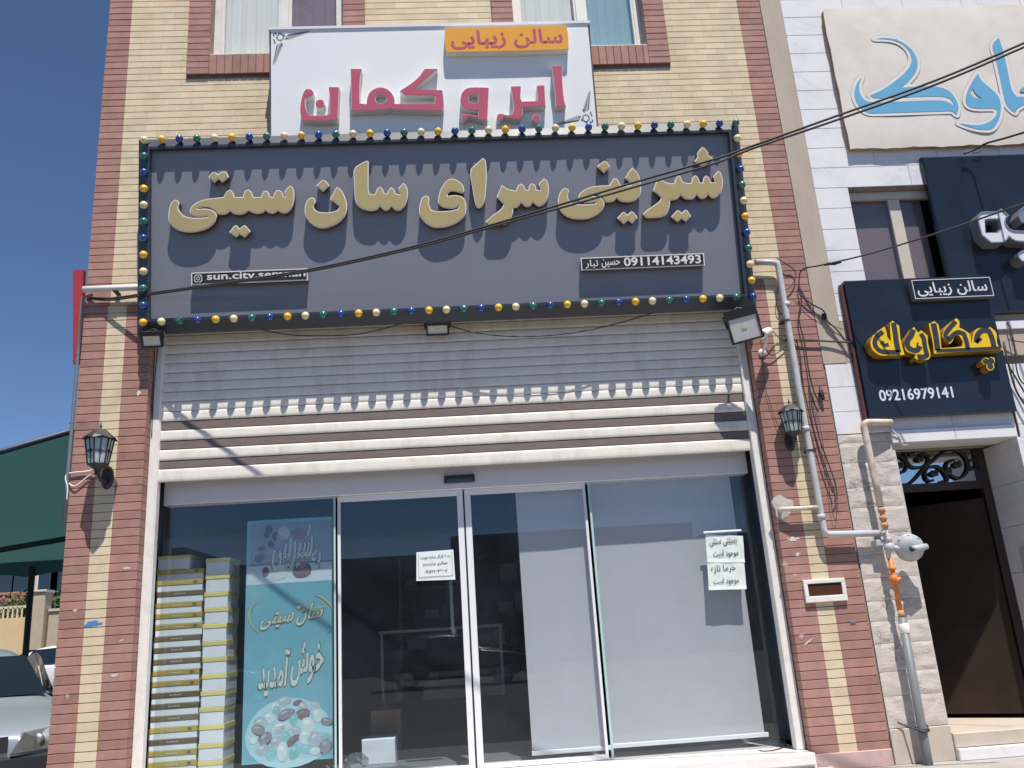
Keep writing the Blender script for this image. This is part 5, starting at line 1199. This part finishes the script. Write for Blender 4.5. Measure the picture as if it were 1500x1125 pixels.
B().lathe(dc-dax*.03, [(0, -.03), (.03, -.03), (.06, -.012), (.102, 0), (.112, .004), (.112, .022), (.100, .026), (.094, .034), (.06, .052), (.04, .058), (0, .058)], dax, 28).build('diaphragm_case', M_reg, rg)
b = B(); u_ = dax.cross(Vector((0, 0, 1))).normalized(); v_ = dax.cross(u_)
for k in range(8): t = 2*math.pi*k/8; b.lathe(dc-dax*.03+(u_*math.cos(t)+v_*math.sin(t))*.103, [(.0, -.004), (.008, -.004), (.008, .031), (0, .031)], dax, 6)
b.build('flange_bolts', M_reg, rg)
B().tube([dc+dax*.04, dc+dax*.045+Vector((.04, 0, .0)), dc+Vector((.125, -.03, .004))], [.026, .030, .024], 12).build('vent_cap', M_reg, rg)
B().lathe(dc+dax*.02, [(.0, .055), (.012, .056), (.016, .050), (.016, .0)], dax, 10).build('vent_screw', M_black, rg)
cp_ = on(1286, 797, -.03); B().bbox(cp_.x-.04, cp_.x+.04, -.09, -.001, cp_.z-.02, cp_.z+.03, .006).build('wall_bracket', M_reg, rg)
rs_ = empty('gas_riser', on(1340, 1000, -.08), 'gas riser with orange valve above a dark grey pipe on the stone pier', 'pipe')
a, c = on(1303, 816, -.10), on(1319, 894, -.10); dd = (c-a)
B().tube([a, a+dd*.45, c], .019, 12).build('orange_pipe', M_orpipe, rs_)
b = B(); dn = dd.normalized(); b.lathe(a+dd*.18, [(.02, 0), (.030, .004), (.030, .03), (.02, .034)], dn, 6); b.lathe(a+dd*.34, [(.02, 0), (.034, .006), (.036, .04), (.030, .07), (.02, .075)], dn, 10); b.tube([a+dd*.45, a+dd*.45+Vector((.02, -.05, .01))], .016, 10); b.tube([a+dd*.45+Vector((-.01, -.052, -.01)), a+dd*.45+Vector((.03, -.052, .02))], .012, 8); b.build('orange_valve', M_orpipe, rs_)
e_ = on(1352, 1075, -.10); e2 = e_+(e_-c)*1.2
B().tube([c, c+dn*.06], .024, 12).build('brass_joint', M_rp, rs_)
B().tube([c+dn*.055, e_, e2], .034, 14).build('grey_pipe', M_gpipe, rs_)
B().lathe(c+dn*.10, [(.034, 0), (.042, .01), (.040, .06), (.036, .075)], dn, 12).build('white_tape', M_rim, rs_)
cl_ = on(1350, 1068, -.10); b = B(); b.tube([Vector((cl_.x-.14, -.02, cl_.z+.05)), Vector((cl_.x-.10, -.03, cl_.z+.03)), cl_+Vector((-.04, -.03, 0)), cl_+Vector((.03, -.04, .0)), cl_+Vector((.05, .0, .02)), cl_+Vector((.04, .08, .05))], .007, 6); b.tube([cl_+Vector((-.04, -.04, -.01)), cl_+Vector((0, -.045, -.015)), cl_+Vector((.04, -.03, -.005))], .012, 6); b.build('pipe_strap', M_iron, rs_)

# letter slot
a_, c_ = on(1178, 850, -.03), on(1240, 846, -.03); d_, e_ = on(1240, 880, -.03), on(1180, 883, -.03)
x0, x1, z0, z1 = (a_.x+e_.x)/2, (c_.x+d_.x)/2, (d_.y*0+(d_.z+e_.z)/2), (a_.z+c_.z)/2
ls = empty('letter_slot', (x0, 0, z0), 'white framed letter slot set in the right brick pillar', 'letter box')
f = B(); t_ = .032
f.bbox(x0, x1, -.03, -.001, z1-t_, z1, .004); f.bbox(x0, x1, -.03, -.001, z0, z0+t_*1.5, .004); f.bbox(x0, x0+t_, -.03, -.001, z0+t_*1.5, z1-t_, .004); f.bbox(x1-t_, x1, -.03, -.001, z0+t_*1.5, z1-t_, .004)
f.build('slot_frame', M_whitep, ls); B().box(x0+t_, x1-t_, -.006, -.002, z0+t_*1.5, z1-t_).build('slot_back', M_doorframe, ls)
fl = B(); fl.hexa([(x0+t_, -.012, z0+t_*1.6), (x1-t_, -.012, z0+t_*1.6), (x1-t_, -.007, z0+t_*1.6), (x0+t_, -.007, z0+t_*1.6), (x0+t_, -.026, z1-t_-.02), (x1-t_, -.026, z1-t_-.02), (x1-t_, -.02, z1-t_-.02), (x0+t_, -.02, z1-t_-.02)])
fl.build('slot_flap', mat('polished_bronze', (.25, .12, .08), .12, metal=.9), ls)

# left side: lamp-post pipe, conduit, red projecting panel, loose white cable
p_ = on(122, 424, -.07); q_ = on(203, 421, -.07)
c1 = empty('conduit_pipe', p_, 'white conduit pipe running level from the left corner to the sign', 'pipe')
B().tube([p_, q_, q_+Vector((.12, .02, 0))], .027, 12).build('pipe_run', M_whitep, c1); B().bbox(p_.x+.25, p_.x+.29, -.09, -.001, p_.z-.035, p_.z-.027, .002).build('pipe_clip', M_iron, c1)
c2 = empty('conduit_pipe', on(110, 650, .05), 'thin grey conduit running down the left corner of the brick building', 'pipe')
P_ = [on(x, y, -.02) for x, y in ((125, 436), (116, 520), (107, 620), (101, 700), (98, 765))]
for a in P_: a.x = min(a.x, XL-.012)
B().tube([on(135, 432, -.06)]+P_, .014, 8).build('pipe_run', M_gpipe, c2); b = B()
for a in P_[1:4]: b.bbox(a.x-.018, XL+.0, a.y-.01, a.y+.01, a.z-.006, a.z+.006, .001)
b.build('pipe_clips', M_iron, c2)
a_, c_ = on(107, 399, .12), on(108, 535, .12); xr_ = XL-.02
rp_ = empty('projecting_red_sign', (XL-.1, .1, c_.z), 'narrow dark red sign panel seen edge-on at the left corner of the brick building', 'sign')
b = B(); xt, xb2 = on(108, 399, .09).x, on(108, 535, .09).x; b.hexa([(xb2, .07, c_.z), (xb2+.06, .07, c_.z), (xb2+.06, .12, c_.z), (xb2, .12, c_.z), (xt, .07, a_.z), (xt+.09, .07, a_.z), (xt+.09, .12, a_.z), (xt, .12, a_.z)]); b.build('sign_panel', M_red_panel, rp_); B().box(xr_-.015, xr_+.018, .07, .11, a_.z-.4, a_.z-.34).build('mount', M_iron, rp_)
def cable(px, r, label, m=M_rubber, cat='cable', nm='cable', n=6, seg=5, grp=None):
    P = [on(x, y, Y) for x, y, Y in px]; N = len(P); out = []
    for i in range(N-1):
        p0, p1, p2, p3 = P[max(i-1, 0)], P[i], P[i+1], P[min(i+2, N-1)]
        for k in range(seg):
            t = k/seg; out.append(.5*((2*p1)+(p2-p0)*t+(2*p0-5*p1+4*p2-p3)*t*t+(3*p1-p0-3*p2+p3)*t**3))
    out.append(P[-1]); return B().tube(out, r, n).build(nm, m, None, label=label, cat=cat, group=grp, loc=tuple(P[0]))
cable([(92, 765, .0), (99, 720, -.03), (96, 700, -.03), (103, 693, -.02), (130, 690, -.02), (146, 684, -.05)], .006, 'loose white cable end dangling at the left corner below the lantern', M_rim)
cable([(99, 706, -.01), (110, 712, -.02), (130, 697, -.02), (146, 688, -.04)], .005, 'second white cable curling across the left pillar to the lantern', M_rim)
# overhead cables coming off the left corner towards the street
def wdep(px, py):
    Y = -.1
    for _ in range(12):
        p = on(px, py, Y); Y = -.30*(p.x+.1)-.03
    return Y
W1 = [(128, 436), (160, 437), (200, 432), (322, 415), (452, 395), (600, 362.5), (735, 325), (850, 291), (933, 266), (1047, 233), (1100, 214.6), (1225, 170), (1370, 118), (1500, 63), (1600, 18)]
W2 = [(128, 437), (160, 439.5), (200, 434.5), (322, 417), (452, 397.5), (600, 365.5), (735, 328.5), (850, 296.5), (933, 273), (1047, 239.5), (1100, 218.5), (1225, 176), (1370, 124), (1500, 69), (1600, 25)]
cable([(x, y, wdep(x, y)) for x, y in W1], .0085, 'upper of the two long black cables crossing in front of the shop sign', nm='overhead_cable')
cable([(x, y, wdep(x, y)) for x, y in W2], .0085, 'lower of the two long black cables crossing in front of the shop sign', nm='overhead_cable')
cable([(1172, 398, -.05), (1182, 392, -.10), (1205, 388, -.18), (1280, 370, -.4), (1390, 336, -.8), (1500, 298, -1.2), (1580, 270, -1.5)], .0075, 'thin black cable rising to the right from the pillar corner across the neighbour window', nm='overhead_cable')
B().tube([on(1207, 388, -.18), on(1216, 386, -.21), on(1222, 387, -.215), on(1232, 383, -.25)], [.010, .017, .011, .015], 8).build('cable_splice', M_rubber, None, label='lumpy taped splice on the cable left of the neighbour window', cat='cable splice', loc=tuple(on(1215, 387, -.2)))
cable([(1412, 225, -.11), (1428, 219, -.14), (1445, 210, -.25), (1470, 203, -.4), (1500, 194, -.6), (1560, 176, -.9)], .010, 'short black cable leaving the bottom of the cream canvas sign', nm='overhead_cable')
# tangle of wires down the right edge of the brick pillar
TW = [([(1138, 378, -.02), (1150, 386, -.04), (1160, 392, -.03), (1166, 402, -.03), (1160, 418, -.03), (1150, 425, -.03)], .005, 'short looped wire at the top elbow of the gas pipe'),
      ([(1145, 398, -.03), (1142, 410, -.04), (1138, 430, -.03), (1138, 450, -.03), (1146, 462, -.02)], .004, 'thin wire curling behind the gas pipe elbow'),
      ([(1172, 398, -.04), (1170, 420, -.03), (1174, 440, -.03), (1170, 465, -.03), (1178, 500, -.03), (1181, 520, -.03), (1186, 550, -.03), (1193, 575, -.03), (1200, 590, -.03)], .006, 'thick brown wire running down the right edge of the brick pillar'),
      ([(1170, 430, -.03), (1190, 446, -.03), (1206, 455, -.03), (1212, 470, -.04), (1225, 482, -.04), (1240, 500, -.04), (1252, 505, -.05)], .006, 'twisted wire sagging from the pillar to the navy sign'),
      ([(1163, 430, -.02), (1185, 450, -.03), (1215, 475, -.02), (1250, 486, -.04)], .0025, 'hair thin wire from the pillar to the navy sign'),
      ([(1150, 498, -.02), (1180, 498, -.03), (1215, 500, -.03), (1252, 502, -.05)], .008, 'level dark cable between the pipe and the navy sign'),
      ([(1166, 497, -.02), (1172, 520, -.02), (1176, 560, -.02), (1184, 600, -.03), (1196, 650, -.03), (1208, 690, -.03), (1220, 722, -.03)], .005, 'long wire hanging down the brick pillar right of the gas pipe'),
      ([(1185, 560, -.02), (1190, 600, -.03), (1200, 640, -.03), (1210, 670, -.03), (1221, 700, -.03), (1226, 725, -.03), (1222, 735, -.03)], .005, 'wire loop ending in a knot low on the right brick pillar'),
      ([(1190, 575, -.02), (1204, 640, -.03), (1212, 700, -.03), (1222, 760, -.03), (1227, 740, -.03), (1223, 700, -.03)], .0025, 'very thin wire loop hanging lowest on the right brick pillar'),
      ([(1110, 460, -.02), (1116, 500, -.02), (1120, 560, -.02), (1128, 590, -.02), (1135, 612, -.02), (1142, 628, -.03)], .0025, 'thin red wire from the floodlight to the right lantern'),
      ([(1127, 478, -.10), (1138, 492, -.03), (1150, 501, -.02)], .004, 'black lead curving right from the security camera'),
      ([(1120, 510, -.05), (1130, 520, -.03), (1142, 515, -.02), (1152, 507, -.02)], .005, 'second black lead looping below the security camera'),
      ([(370, 480, -.05), (420, 490, -.06), (470, 492, -.06), (520, 490, -.06), (560, 482, -.05), (600, 471, -.04)], .005, 'black wire drooping under the sign between the left and middle floodlights'),
      ([(655, 476, -.05), (700, 488, -.06), (760, 493, -.06), (830, 489, -.06), (900, 475, -.05), (960, 457, -.04)], .005, 'black wire drooping under the sign right of the middle floodlight'),
      ([(235, 452, -.0), (232, 500, .06), (226, 560, .09), (222, 640, .095)], .004, 'dark lead running down beside the left shutter rail'),
      ([(1440, 216, -.08), (1435, 222, -.09), (1425, 224, -.08)], .006, 'frayed wire end under the canvas sign'),
      ([(1475, 470, -.03), (1485, 500, -.05), (1489, 540, -.05), (1497, 560, -.05), (1510, 566, -.05)], .006, 'wire looping at the right edge beside the navy sign'),
      ([(1470, 500, -.03), (1480, 545, -.05), (1490, 575, -.05), (1510, 605, -.06)], .008, 'thick black cable at the right edge beside the navy sign'),
      ([(1470, 505, -.03), (1478, 535, -.05), (1492, 560, -.05), (1510, 590, -.06)], .007, 'second thick black cable at the right edge beside the navy sign'),
      ([(1476, 497, -.04), (1490, 500, -.05), (1510, 503, -.06)], .005, 'level wire along the right edge above the doorway')]
for px, r_, l_ in TW: cable(px, r_, l_, nm='wire')
p_ = on(1200, 462, -.02); B().bbox(p_.x+.03, p_.x+.07, -.02, -.001, p_.z-.04, p_.z+.02, .004).build('cable_clip', M_iron, None, label='dark cable clip on the beige plaster strip', cat='clip', loc=(p_.x, 0, p_.z))
p_ = on(1203, 576, -.03); b = B(); b.tube([p_+Vector((0, 0, .06)), p_, p_+Vector((.01, 0, -.06))], [.012, .022, .014], 8); b.build('wire_knot', M_rubber, None, label='black taped knot of wires on the right brick pillar', cat='wire knot', loc=tuple(p_))
# stains, tape and paint marks on the pillars
def daub(px, py, rx_, rz_, m, label, cat, an=0, rough=.25, seed=1):
    c = on(px, py, 0); rr = random.Random(seed); P = []; rx_ *= .85; rz_ *= .8; rough *= 1.5
    for k in range(26):
        t = 2*math.pi*k/26; w = 1+rr.uniform(-rough, rough); x, z = rx_*w*math.cos(t), rz_*w*math.sin(t); P.append(Vector((c.x+x*math.cos(an)-z*math.sin(an), c.z+x*math.sin(an)+z*math.cos(an))))
    return slab('paint_mark' if cat != 'paper scrap' else 'paper_scrap', [P], Plane(0), .0012, .0020, m, m, None, label=label, cat=cat)
M_bp = mat('blue_spray_paint', (.06, .22, .50), .7, noise=.3, nscale=40); M_pp = mat('old_white_paper', (.62, .58, .58), .9, noise=.1)
M_sc = mat('chalky_scuff', (.50, .33, .30), .95, noise=.2)
daub(136, 914, .065, .028, M_bp, 'blue paint daub on the yellow strip of the left pillar', 'paint mark', seed=2)
daub(168, 989, .034, .012, M_pp, 'torn white paper scrap on the red brick of the left pillar', 'paper scrap', .15, .3, 3)
daub(186, 832, .035, .009, M_pp, 'small white sticker high on the left pillar beside the window', 'paper scrap', 0, .05, 4)
daub(203, 576, .018, .026, M_pp, 'white paper scrap on the left pillar under the floodlight', 'paper scrap', -.3, .2, 5)
daub(110, 894, .018, .010, M_pp, 'whitish scuff left of the yellow strip on the left pillar', 'paper scrap', .2, .4, 6)
daub(178, 938, .030, .014, M_sc, 'pale scuff on the red bricks of the left pillar', 'paint mark', .3, .35, 7)
daub(99, 1020, .020, .022, M_sc, 'pale scuff at the left edge of the left pillar', 'paint mark', 0, .4, 8)
for i, (x, y, rx_, rz_) in enumerate(((1161, 790, .05, .018), (1168, 812, .03, .014), (1150, 826, .02, .03), (1190, 826, .02, .008), (1174, 932, .02, .022), (1184, 940, .05, .008), (1165, 842, .015, .02))):
    daub(x, y, rx_, rz_, M_pp if i in (0, 1, 5) else M_sc, ['torn white sticker below the branch pipe on the right pillar', 'ragged paper remnant under the torn sticker on the right pillar', 'pale flake mark beside the shop window on the right pillar', 'chalk streak touching the yellow strip of the right pillar', 'round pale smudge below the letter slot', 'pale streak under the round smudge on the right pillar', 'small pale chip left of the letter slot'][i], 'paper scrap' if i in (0, 1, 5) else 'paint mark', .1*i, .45, 20+i)
c = on(1249, 911, 0); B().bbox(c.x-.022, c.x+.022, -.006, -.001, c.z-.012, c.z+.012, .002).build('metal_tag', M_gpipe, None, label='tiny grey metal tag on the red bricks right of the yellow strip', cat='tag', loc=(c.x, 0, c.z))

# ============================================================ LEFT BACKGROUND
aw = empty('green_canopy', (-3, 4, GZ), 'dark green tarpaulin canopy over the parking at the left', 'canopy')
nearY, farY = 2.6, 9.0
def awp(u, v):
    """u 0..1 left to right, v 0..1 near top edge to far low edge"""
    x = -7.0+(7.0-.32)*u
    zt = on(0, 662, nearY).z + (on(103, 632, nearY).z-on(0, 662, nearY).z)*((x-on(0, 662, nearY).x)/(on(103, 632, nearY).x-on(0, 662, nearY).x)); zt = max(zt, 1.2)
    zb_ = on(50, 822, farY).z
    y = nearY+(farY-nearY)*v; z = zt+(zb_-zt)*v-.18*math.sin(math.pi*v)*(.6+.4*math.sin(u*9))
    if v > 0: x -= .0
    return (x-(1.2*v if u > .99 else 1.2*v*u), y, z)
b = B(); n, m = 40, 20; b.smooth = True
for j in range(m+1):
    for i in range(n+1): b.v.append(awp(i/n, j/m))
for j in range(m):
    for i in range(n): b.face((j*(n+1)+i, j*(n+1)+i+1, (j+1)*(n+1)+i+1, (j+1)*(n+1)+i))
b.build('canopy_sheet', M_awn, aw)
b = B(); b.smooth = True
for i in range(n+1):
    p = Vector(awp(i/n, 1)); b.v += [tuple(p), (p.x, p.y+.02*math.sin(i*1.7), p.z-.24-.03*math.sin(i*.9))]
for i in range(n): b.face((2*i, 2*i+1, 2*i+3, 2*i+2))
b.build('valance', M_awn, aw)
b = B(); b.tube([awp(0, 0), awp(.5, 0), awp(1, 0)], .035, 8); b.build('front_beam', mat('navy_pipe', (.02, .03, .06), .5), aw)
B().tube([Vector(awp(0, .42))-Vector((0, 0, .10)), Vector(awp(1, .55))-Vector((0, 0, .10))], .04, 8).build('cross_beam', M_iron, aw)
p = Vector(awp(.86, 1)); pp_ = on(44, 870, farY-.05); B().tube([(pp_.x, farY-.05, p.z-.1), (on(36, 990, farY-.05).x, farY-.05, GZ)], .055, 8).build('post', mat('brown_post', (.06, .04, .035), .6), aw)
B().tube([(-6.8, nearY, GZ), (-6.8, nearY, awp(0, 0)[2])], .04, 8).build('post', M_iron, aw)

def car(name, paint, loc, rz, label, cat='car', scale=1.0, mirrors=True, rake=0.0):
    """sedan: nose towards -y, centred on x"""
    r = empty(name, loc, label, cat, rz=rz); M = WM[r.name] @ Matrix.Scale(scale, 4)
    L = 4.3
    prof = [(0, .42, .62, .66), (.06, .32, .69, .74), (.35, .24, .78, .80), (.80, .22, .86, .83), (1.12, .20, .90, .84), (1.25, .20, .93, .84), (1.80, .20, 1.28, .84), (2.15, .20, 1.40, .84), (2.9, .20, 1.40, .84), (3.3, .20, 1.28, .84), (3.75, .22, 1.02, .83), (4.15, .28, .95, .79), (4.3, .42, .86, .70)]
    prof = [(y-rake*(1 if 1.0 < y < 1.3 else 0)+rake*.6*(1 if 1.3 < y < 2.3 else 0), a_, b_, c_) for y, a_, b_, c_ in prof]
    sec = []
    for y, zb, zt, hw in prof:
        belt = min(zt, .90 if y > .9 else zt); tw = hw*(1 if zt <= .95 else 1-(zt-.90)*.42)
        pts = [(0, zb), (hw*.8, zb), (hw*.97, zb+.12), (hw, min(belt-.10, .58)), (hw*.985, belt-.04), (hw*.93 if zt <= .95 else hw*.95, belt), (tw*.9 if zt > .95 else hw*.75, max(belt, zt-.035) if zt > .95 else zt+.012), (tw*.6, zt+.012), (0, zt+.03)]
        sec.append([(x, y, z) for x, z in pts])
    b = B(); b.smooth = True; K = len(sec[0])
    for sgn in (1, -1):
        b0 = len(b.v)
        for s_ in sec: b.v += [tuple(M @ Vector((sgn*x, y, z))) for x, y, z in s_]
        for i in range(len(sec)-1):
            for k in range(K-1):
                f_ = (b0+i*K+k, b0+(i+1)*K+k, b0+(i+1)*K+k+1, b0+i*K+k+1); b.face(f_ if sgn > 0 else f_[::-1])
        b.face(tuple(b0+k for k in range(K)) if sgn > 0 else tuple(b0+k for k in range(K))[::-1]); b.face(tuple(b0+(len(sec)-1)*K+k for k in range(K))[::-1])
    body = b.build('body', paint, r); fixn(body)
    sm = body.modifiers.new('s', 'SUBSURF'); sm.levels = 2; sm.render_levels = 2
    def W_(p): return M @ Vector(p)
    def pq(name, P, m, parent=r): b = B(); n0 = len(b.v); b.v += [tuple(W_(p)) for p in P]; b.face(tuple(range(n0, n0+len(P)))); return b.build(name, m, parent)
    pq('windscreen', [(-.70, 1.215-rake, .955), (.70, 1.215-rake, .955), (.58, 1.80+rake*.6, 1.315), (-.58, 1.80+rake*.6, 1.315)], M_carglass)
    pq('rear_window', [(.64, 3.86, 1.03), (-.64, 3.86, 1.03), (-.53, 3.27, 1.325), (.53, 3.27, 1.325)], M_carglass)
    for sg in (1, -1):
        pq('side_window', [(sg*.815, 1.42, .93), (sg*.815, 2.25, .93), (sg*.70, 2.2, 1.34), (sg*.71, 1.88, 1.30)], M_carglass)
        pq('side_window', [(sg*.815, 2.32, .93), (sg*.815, 3.3, .93), (sg*.70, 3.05, 1.31), (sg*.70, 2.28, 1.34)], M_carglass)
        hb = B(); hp = [(.36, .02, .54), (.72, .10, .55), (.76, .34, .66), (.70, .24, .71), (.44, .05, .69)]
        n0 = len(hb.v); hb.v += [tuple(W_((sg*x*1.01, y-.075, z))) for x, y, z in hp]; hb.v += [tuple(W_((sg*x*.97, y+.06, z))) for x, y, z in hp]
        hb.face((n0, n0+1, n0+2, n0+3, n0+4)); [hb.face((n0+k, n0+5+k, n0+5+(k+1) % 5, n0+(k+1) % 5)) for k in range(5)]
        h_ = fixn(hb.build('headlight', M_lamp, r)); q = B(); q.ell(W_((sg*.55, .02, .62)), (.06, .03, .055), 10, 6); q.build('reflector', M_alloy, h_)
        if mirrors: B().ell(W_((sg*.93, 1.45, .98)), (.09, .05, .06), 10, 6).build('wing_mirror', paint, r)
        B().box(0, 0, 0, 0, 0, 0) if False else None
        hn = B(); hn.ell(W_((sg*.848, 2.12, .80)), (.012, .08, .016), 8, 4); hn.build('door_handle', M_black, r)
        for y in (.82, 3.4):
            wc = W_((sg*.74, y, .30)); ax_ = (M.to_3x3() @ Vector((sg, 0, 0))).normalized()
            wt = B().lathe(wc, [(.0, -.02), (.30, -.02), (.31, 0), (.31, .10), (.285, .125), (.20, .125)], ax_, 22).build('wheel', M_tyre, r)
            B().lathe(wc, [(.20, .118), (.19, .10), (.05, .112), (0, .118)], ax_, 14).build('rim', M_alloy, wt)
    b = B(); P = [(-.80, .12, .34), (-.62, -.04, .33), (.62, -.04, .33), (.80, .12, .34)]
    for k in range(3):
        a, c = P[k], P[k+1]; b.quad(W_((a[0], a[1], .20)), W_((c[0], c[1], .20)), W_((c[0], c[1], .50)), W_((a[0], a[1], .50)))
        b.quad(W_((a[0], a[1], .50)), W_((c[0], c[1], .50)), W_((c[0], c[1]+.08, .53)), W_((a[0], a[1]+.08, .53)))
    b.build('bumper', mat('dark_bumper', (.03, .033, .04), .4), r)
    b = B(); b.quad(W_((-.34, -.012, .55)), W_((.34, -.012, .55)), W_((.34, .0, .67)), W_((-.34, .0, .67))); b.build('grille', M_black, r)
    b = B(); b.tube([W_((-.5, 1.16, .945)), W_((.0, 1.20, .985))], .008, 5); b.tube([W_((.1, 1.16, .945)), W_((.6, 1.22, .97))], .008, 5); b.build('wipers', M_black, r)
    return r
hl = on(52, 1085, .75)
ra = math.radians(31); car('parked_car', M_carsil, (hl.x+.05-.58*math.cos(ra), .75-.58*math.sin(ra), GZ+.05), ra, 'silver grey car parked nose-out beside the left pillar under the canopy', mirrors=False, rake=.20)
wc_ = on(30, 975, 18)
car('parked_car', M_carwht, (wc_.x+3.6, 18, on(50, 946, 18).z-1.43), math.radians(84), 'white car parked across by the buff wall beyond the canopy')
for i, (x_, l_) in enumerate(((-2.5, 'dark blue car parked across the street at left'), (4.6, 'dark grey car parked straight across the street'))):
    car('parked_car', [mat('blue_car_paint', (.03, .06, .14), .3, coat=.8), mat('dark_grey_car_paint', (.05, .055, .06), .3, coat=.8)][i], (x_, -17-.3*i, GZ), math.radians(90), l_)
# walls and house beyond
wl_ = empty('yellow_garden_wall', (-12, 23, GF), 'yellow rendered garden wall with a cream railing beyond the parking', 'wall')
zt2 = on(20, 905, 23).z
b = B(); b.box(-22, on(40, 905, 23).x, 23, 23.3, GF, zt2); b.build('wall', M_wall_y, wl_)
x = -14.0; b = B(); xe = on(40, 905, 23).x
B().box(-14, xe, 23.1, 23.14, on(20, 892, 23).z+.02, on(20, 890, 23).z+.06).build('top_rail', M_rail, wl_)
while x < xe:
    B().box(x, x+.045, 23.1, 23.14, zt2, on(20, 890, 23).z+.02).build('baluster', M_rail, wl_); x += .15
bw = empty('buff_brick_wall', (-9, 23, GF), 'buff brick wall with a pier beyond the white car', 'wall')
xa, xb_ = on(44, 900, 22.8).x, on(64, 900, 22.8).x
B().bbox(xa, xb_, 22.8, 23.3, GF, on(55, 868, 22.8).z, .02).build('pier', M_wall_b, bw); B().bbox(xa-.05, xb_+.05, 22.75, 23.35, on(55, 868, 22.8).z, on(55, 866, 22.8).z+.04, .02).build('coping', M_stone2, bw)
B().bbox(xb_+.06, -1.0, 23, 23.3, GF, on(75, 896, 23).z, .02).build('wall', M_wall_b, bw); B().bbox(xb_+.06, -1.0, 22.95, 23.35, on(75, 896, 23).z, on(75, 893, 23).z+.02, .01).build('coping', M_stone2, bw)
hs = empty('distant_house', (-12, 36, GF), 'pale house with framed windows seen under the canopy edge', 'house')
B().bbox(-30, -3.5, 36, 44, GF, 6.0, .02).build('wall', mat('pale_house_wall', (.55, .46, .38), .9, noise=.1), hs)
B().bbox(-26, on(20, 880, 35.9).x+1.2, 35.85, 35.99, on(10, 882, 35.9).z, on(10, 868, 35.9).z, .02).build('brick_band', mat('brick_band_red', (.36, .17, .13), .9, noise=.2), hs)
for x in (on(8, 850, 36).x, on(34, 850, 36).x, on(72, 850, 36).x, on(90, 850, 36).x):
    f = B().bbox(x-.55, x+.55, 35.9, 35.99, on(50, 868, 36).z-.3, on(50, 835, 36).z, .02).build('window', M_pvc, hs); B().box(x-.45, x+.45, 35.88, 35.895, on(50, 868, 36).z-.2, on(50, 837, 36).z).build('pane', M_carglass, f)
def shrub(x, y, z, w, h, label, seed):
    rr = random.Random(seed); r = empty('shrub', (x, y, z), label, 'shrub', 'shrubs behind the garden walls'); b = B()
    for i in range(900):
        v = Vector((rr.gauss(0, .42), rr.gauss(0, .42), rr.gauss(0, .42)));
        if v.length > 1: v = v.normalized()*rr.uniform(.7, 1)
        c = Vector((x+v.x*w, y+v.y*w*.6, z+h*.55+v.z*h*.6)); s_ = rr.uniform(.05, .11); u = Vector((rr.uniform(-1, 1), rr.uniform(-1, 1), rr.uniform(-1, 1))).normalized(); t = u.orthogonal().normalized()
        b.quad(c-u*s_, c-t*s_*.5, c+u*s_, c+t*s_*.5)
    b.build('foliage', M_foliage, r, kind='stuff'); B().tube([(x, y, z-.8), (x, y, z+h*.5)], .05, 6).build('stem', M_doorframe, r)
shrub(on(30, 896, 23.8).x, 24, on(30, 896, 23.8).z-.7, 1.5, 1.3, 'green shrub behind the cream railing', 1); shrub(on(78, 888, 24).x, 24.2, on(78, 888, 24).z-.6, 1.0, 1.0, 'green shrub above the buff wall', 2)
# the row of low buildings across the street (seen only mirrored in the glass)
for i, (x0, x1, h) in enumerate(((-30, -9, 5.2), (-8.7, 2, 4.3), (2.3, 13, 5.0), (13.3, 40, 4.4))):
    r = empty('low_street_building', (x0, -30, GZ), ['long low building far left across the street', 'low flat building straight across the street', 'taller pale building across the street to the right', 'long low building far right across the street'][i], 'building', 'buildings across the street')
    B().box(x0, x1, -38, -30, GZ, h).build('wall', [mat('grey_render_wall', (.16, .17, .19), .9, noise=.15), mat('dark_stone_wall', (.11, .12, .14), .9, noise=.15)][i % 2], r)
    xx = x0+1.5
    while xx < x1-2: B().box(xx, xx+1.4, -30.02, -29.98, .2, 1.9).build('window', M_carglass, r); xx += 3.2
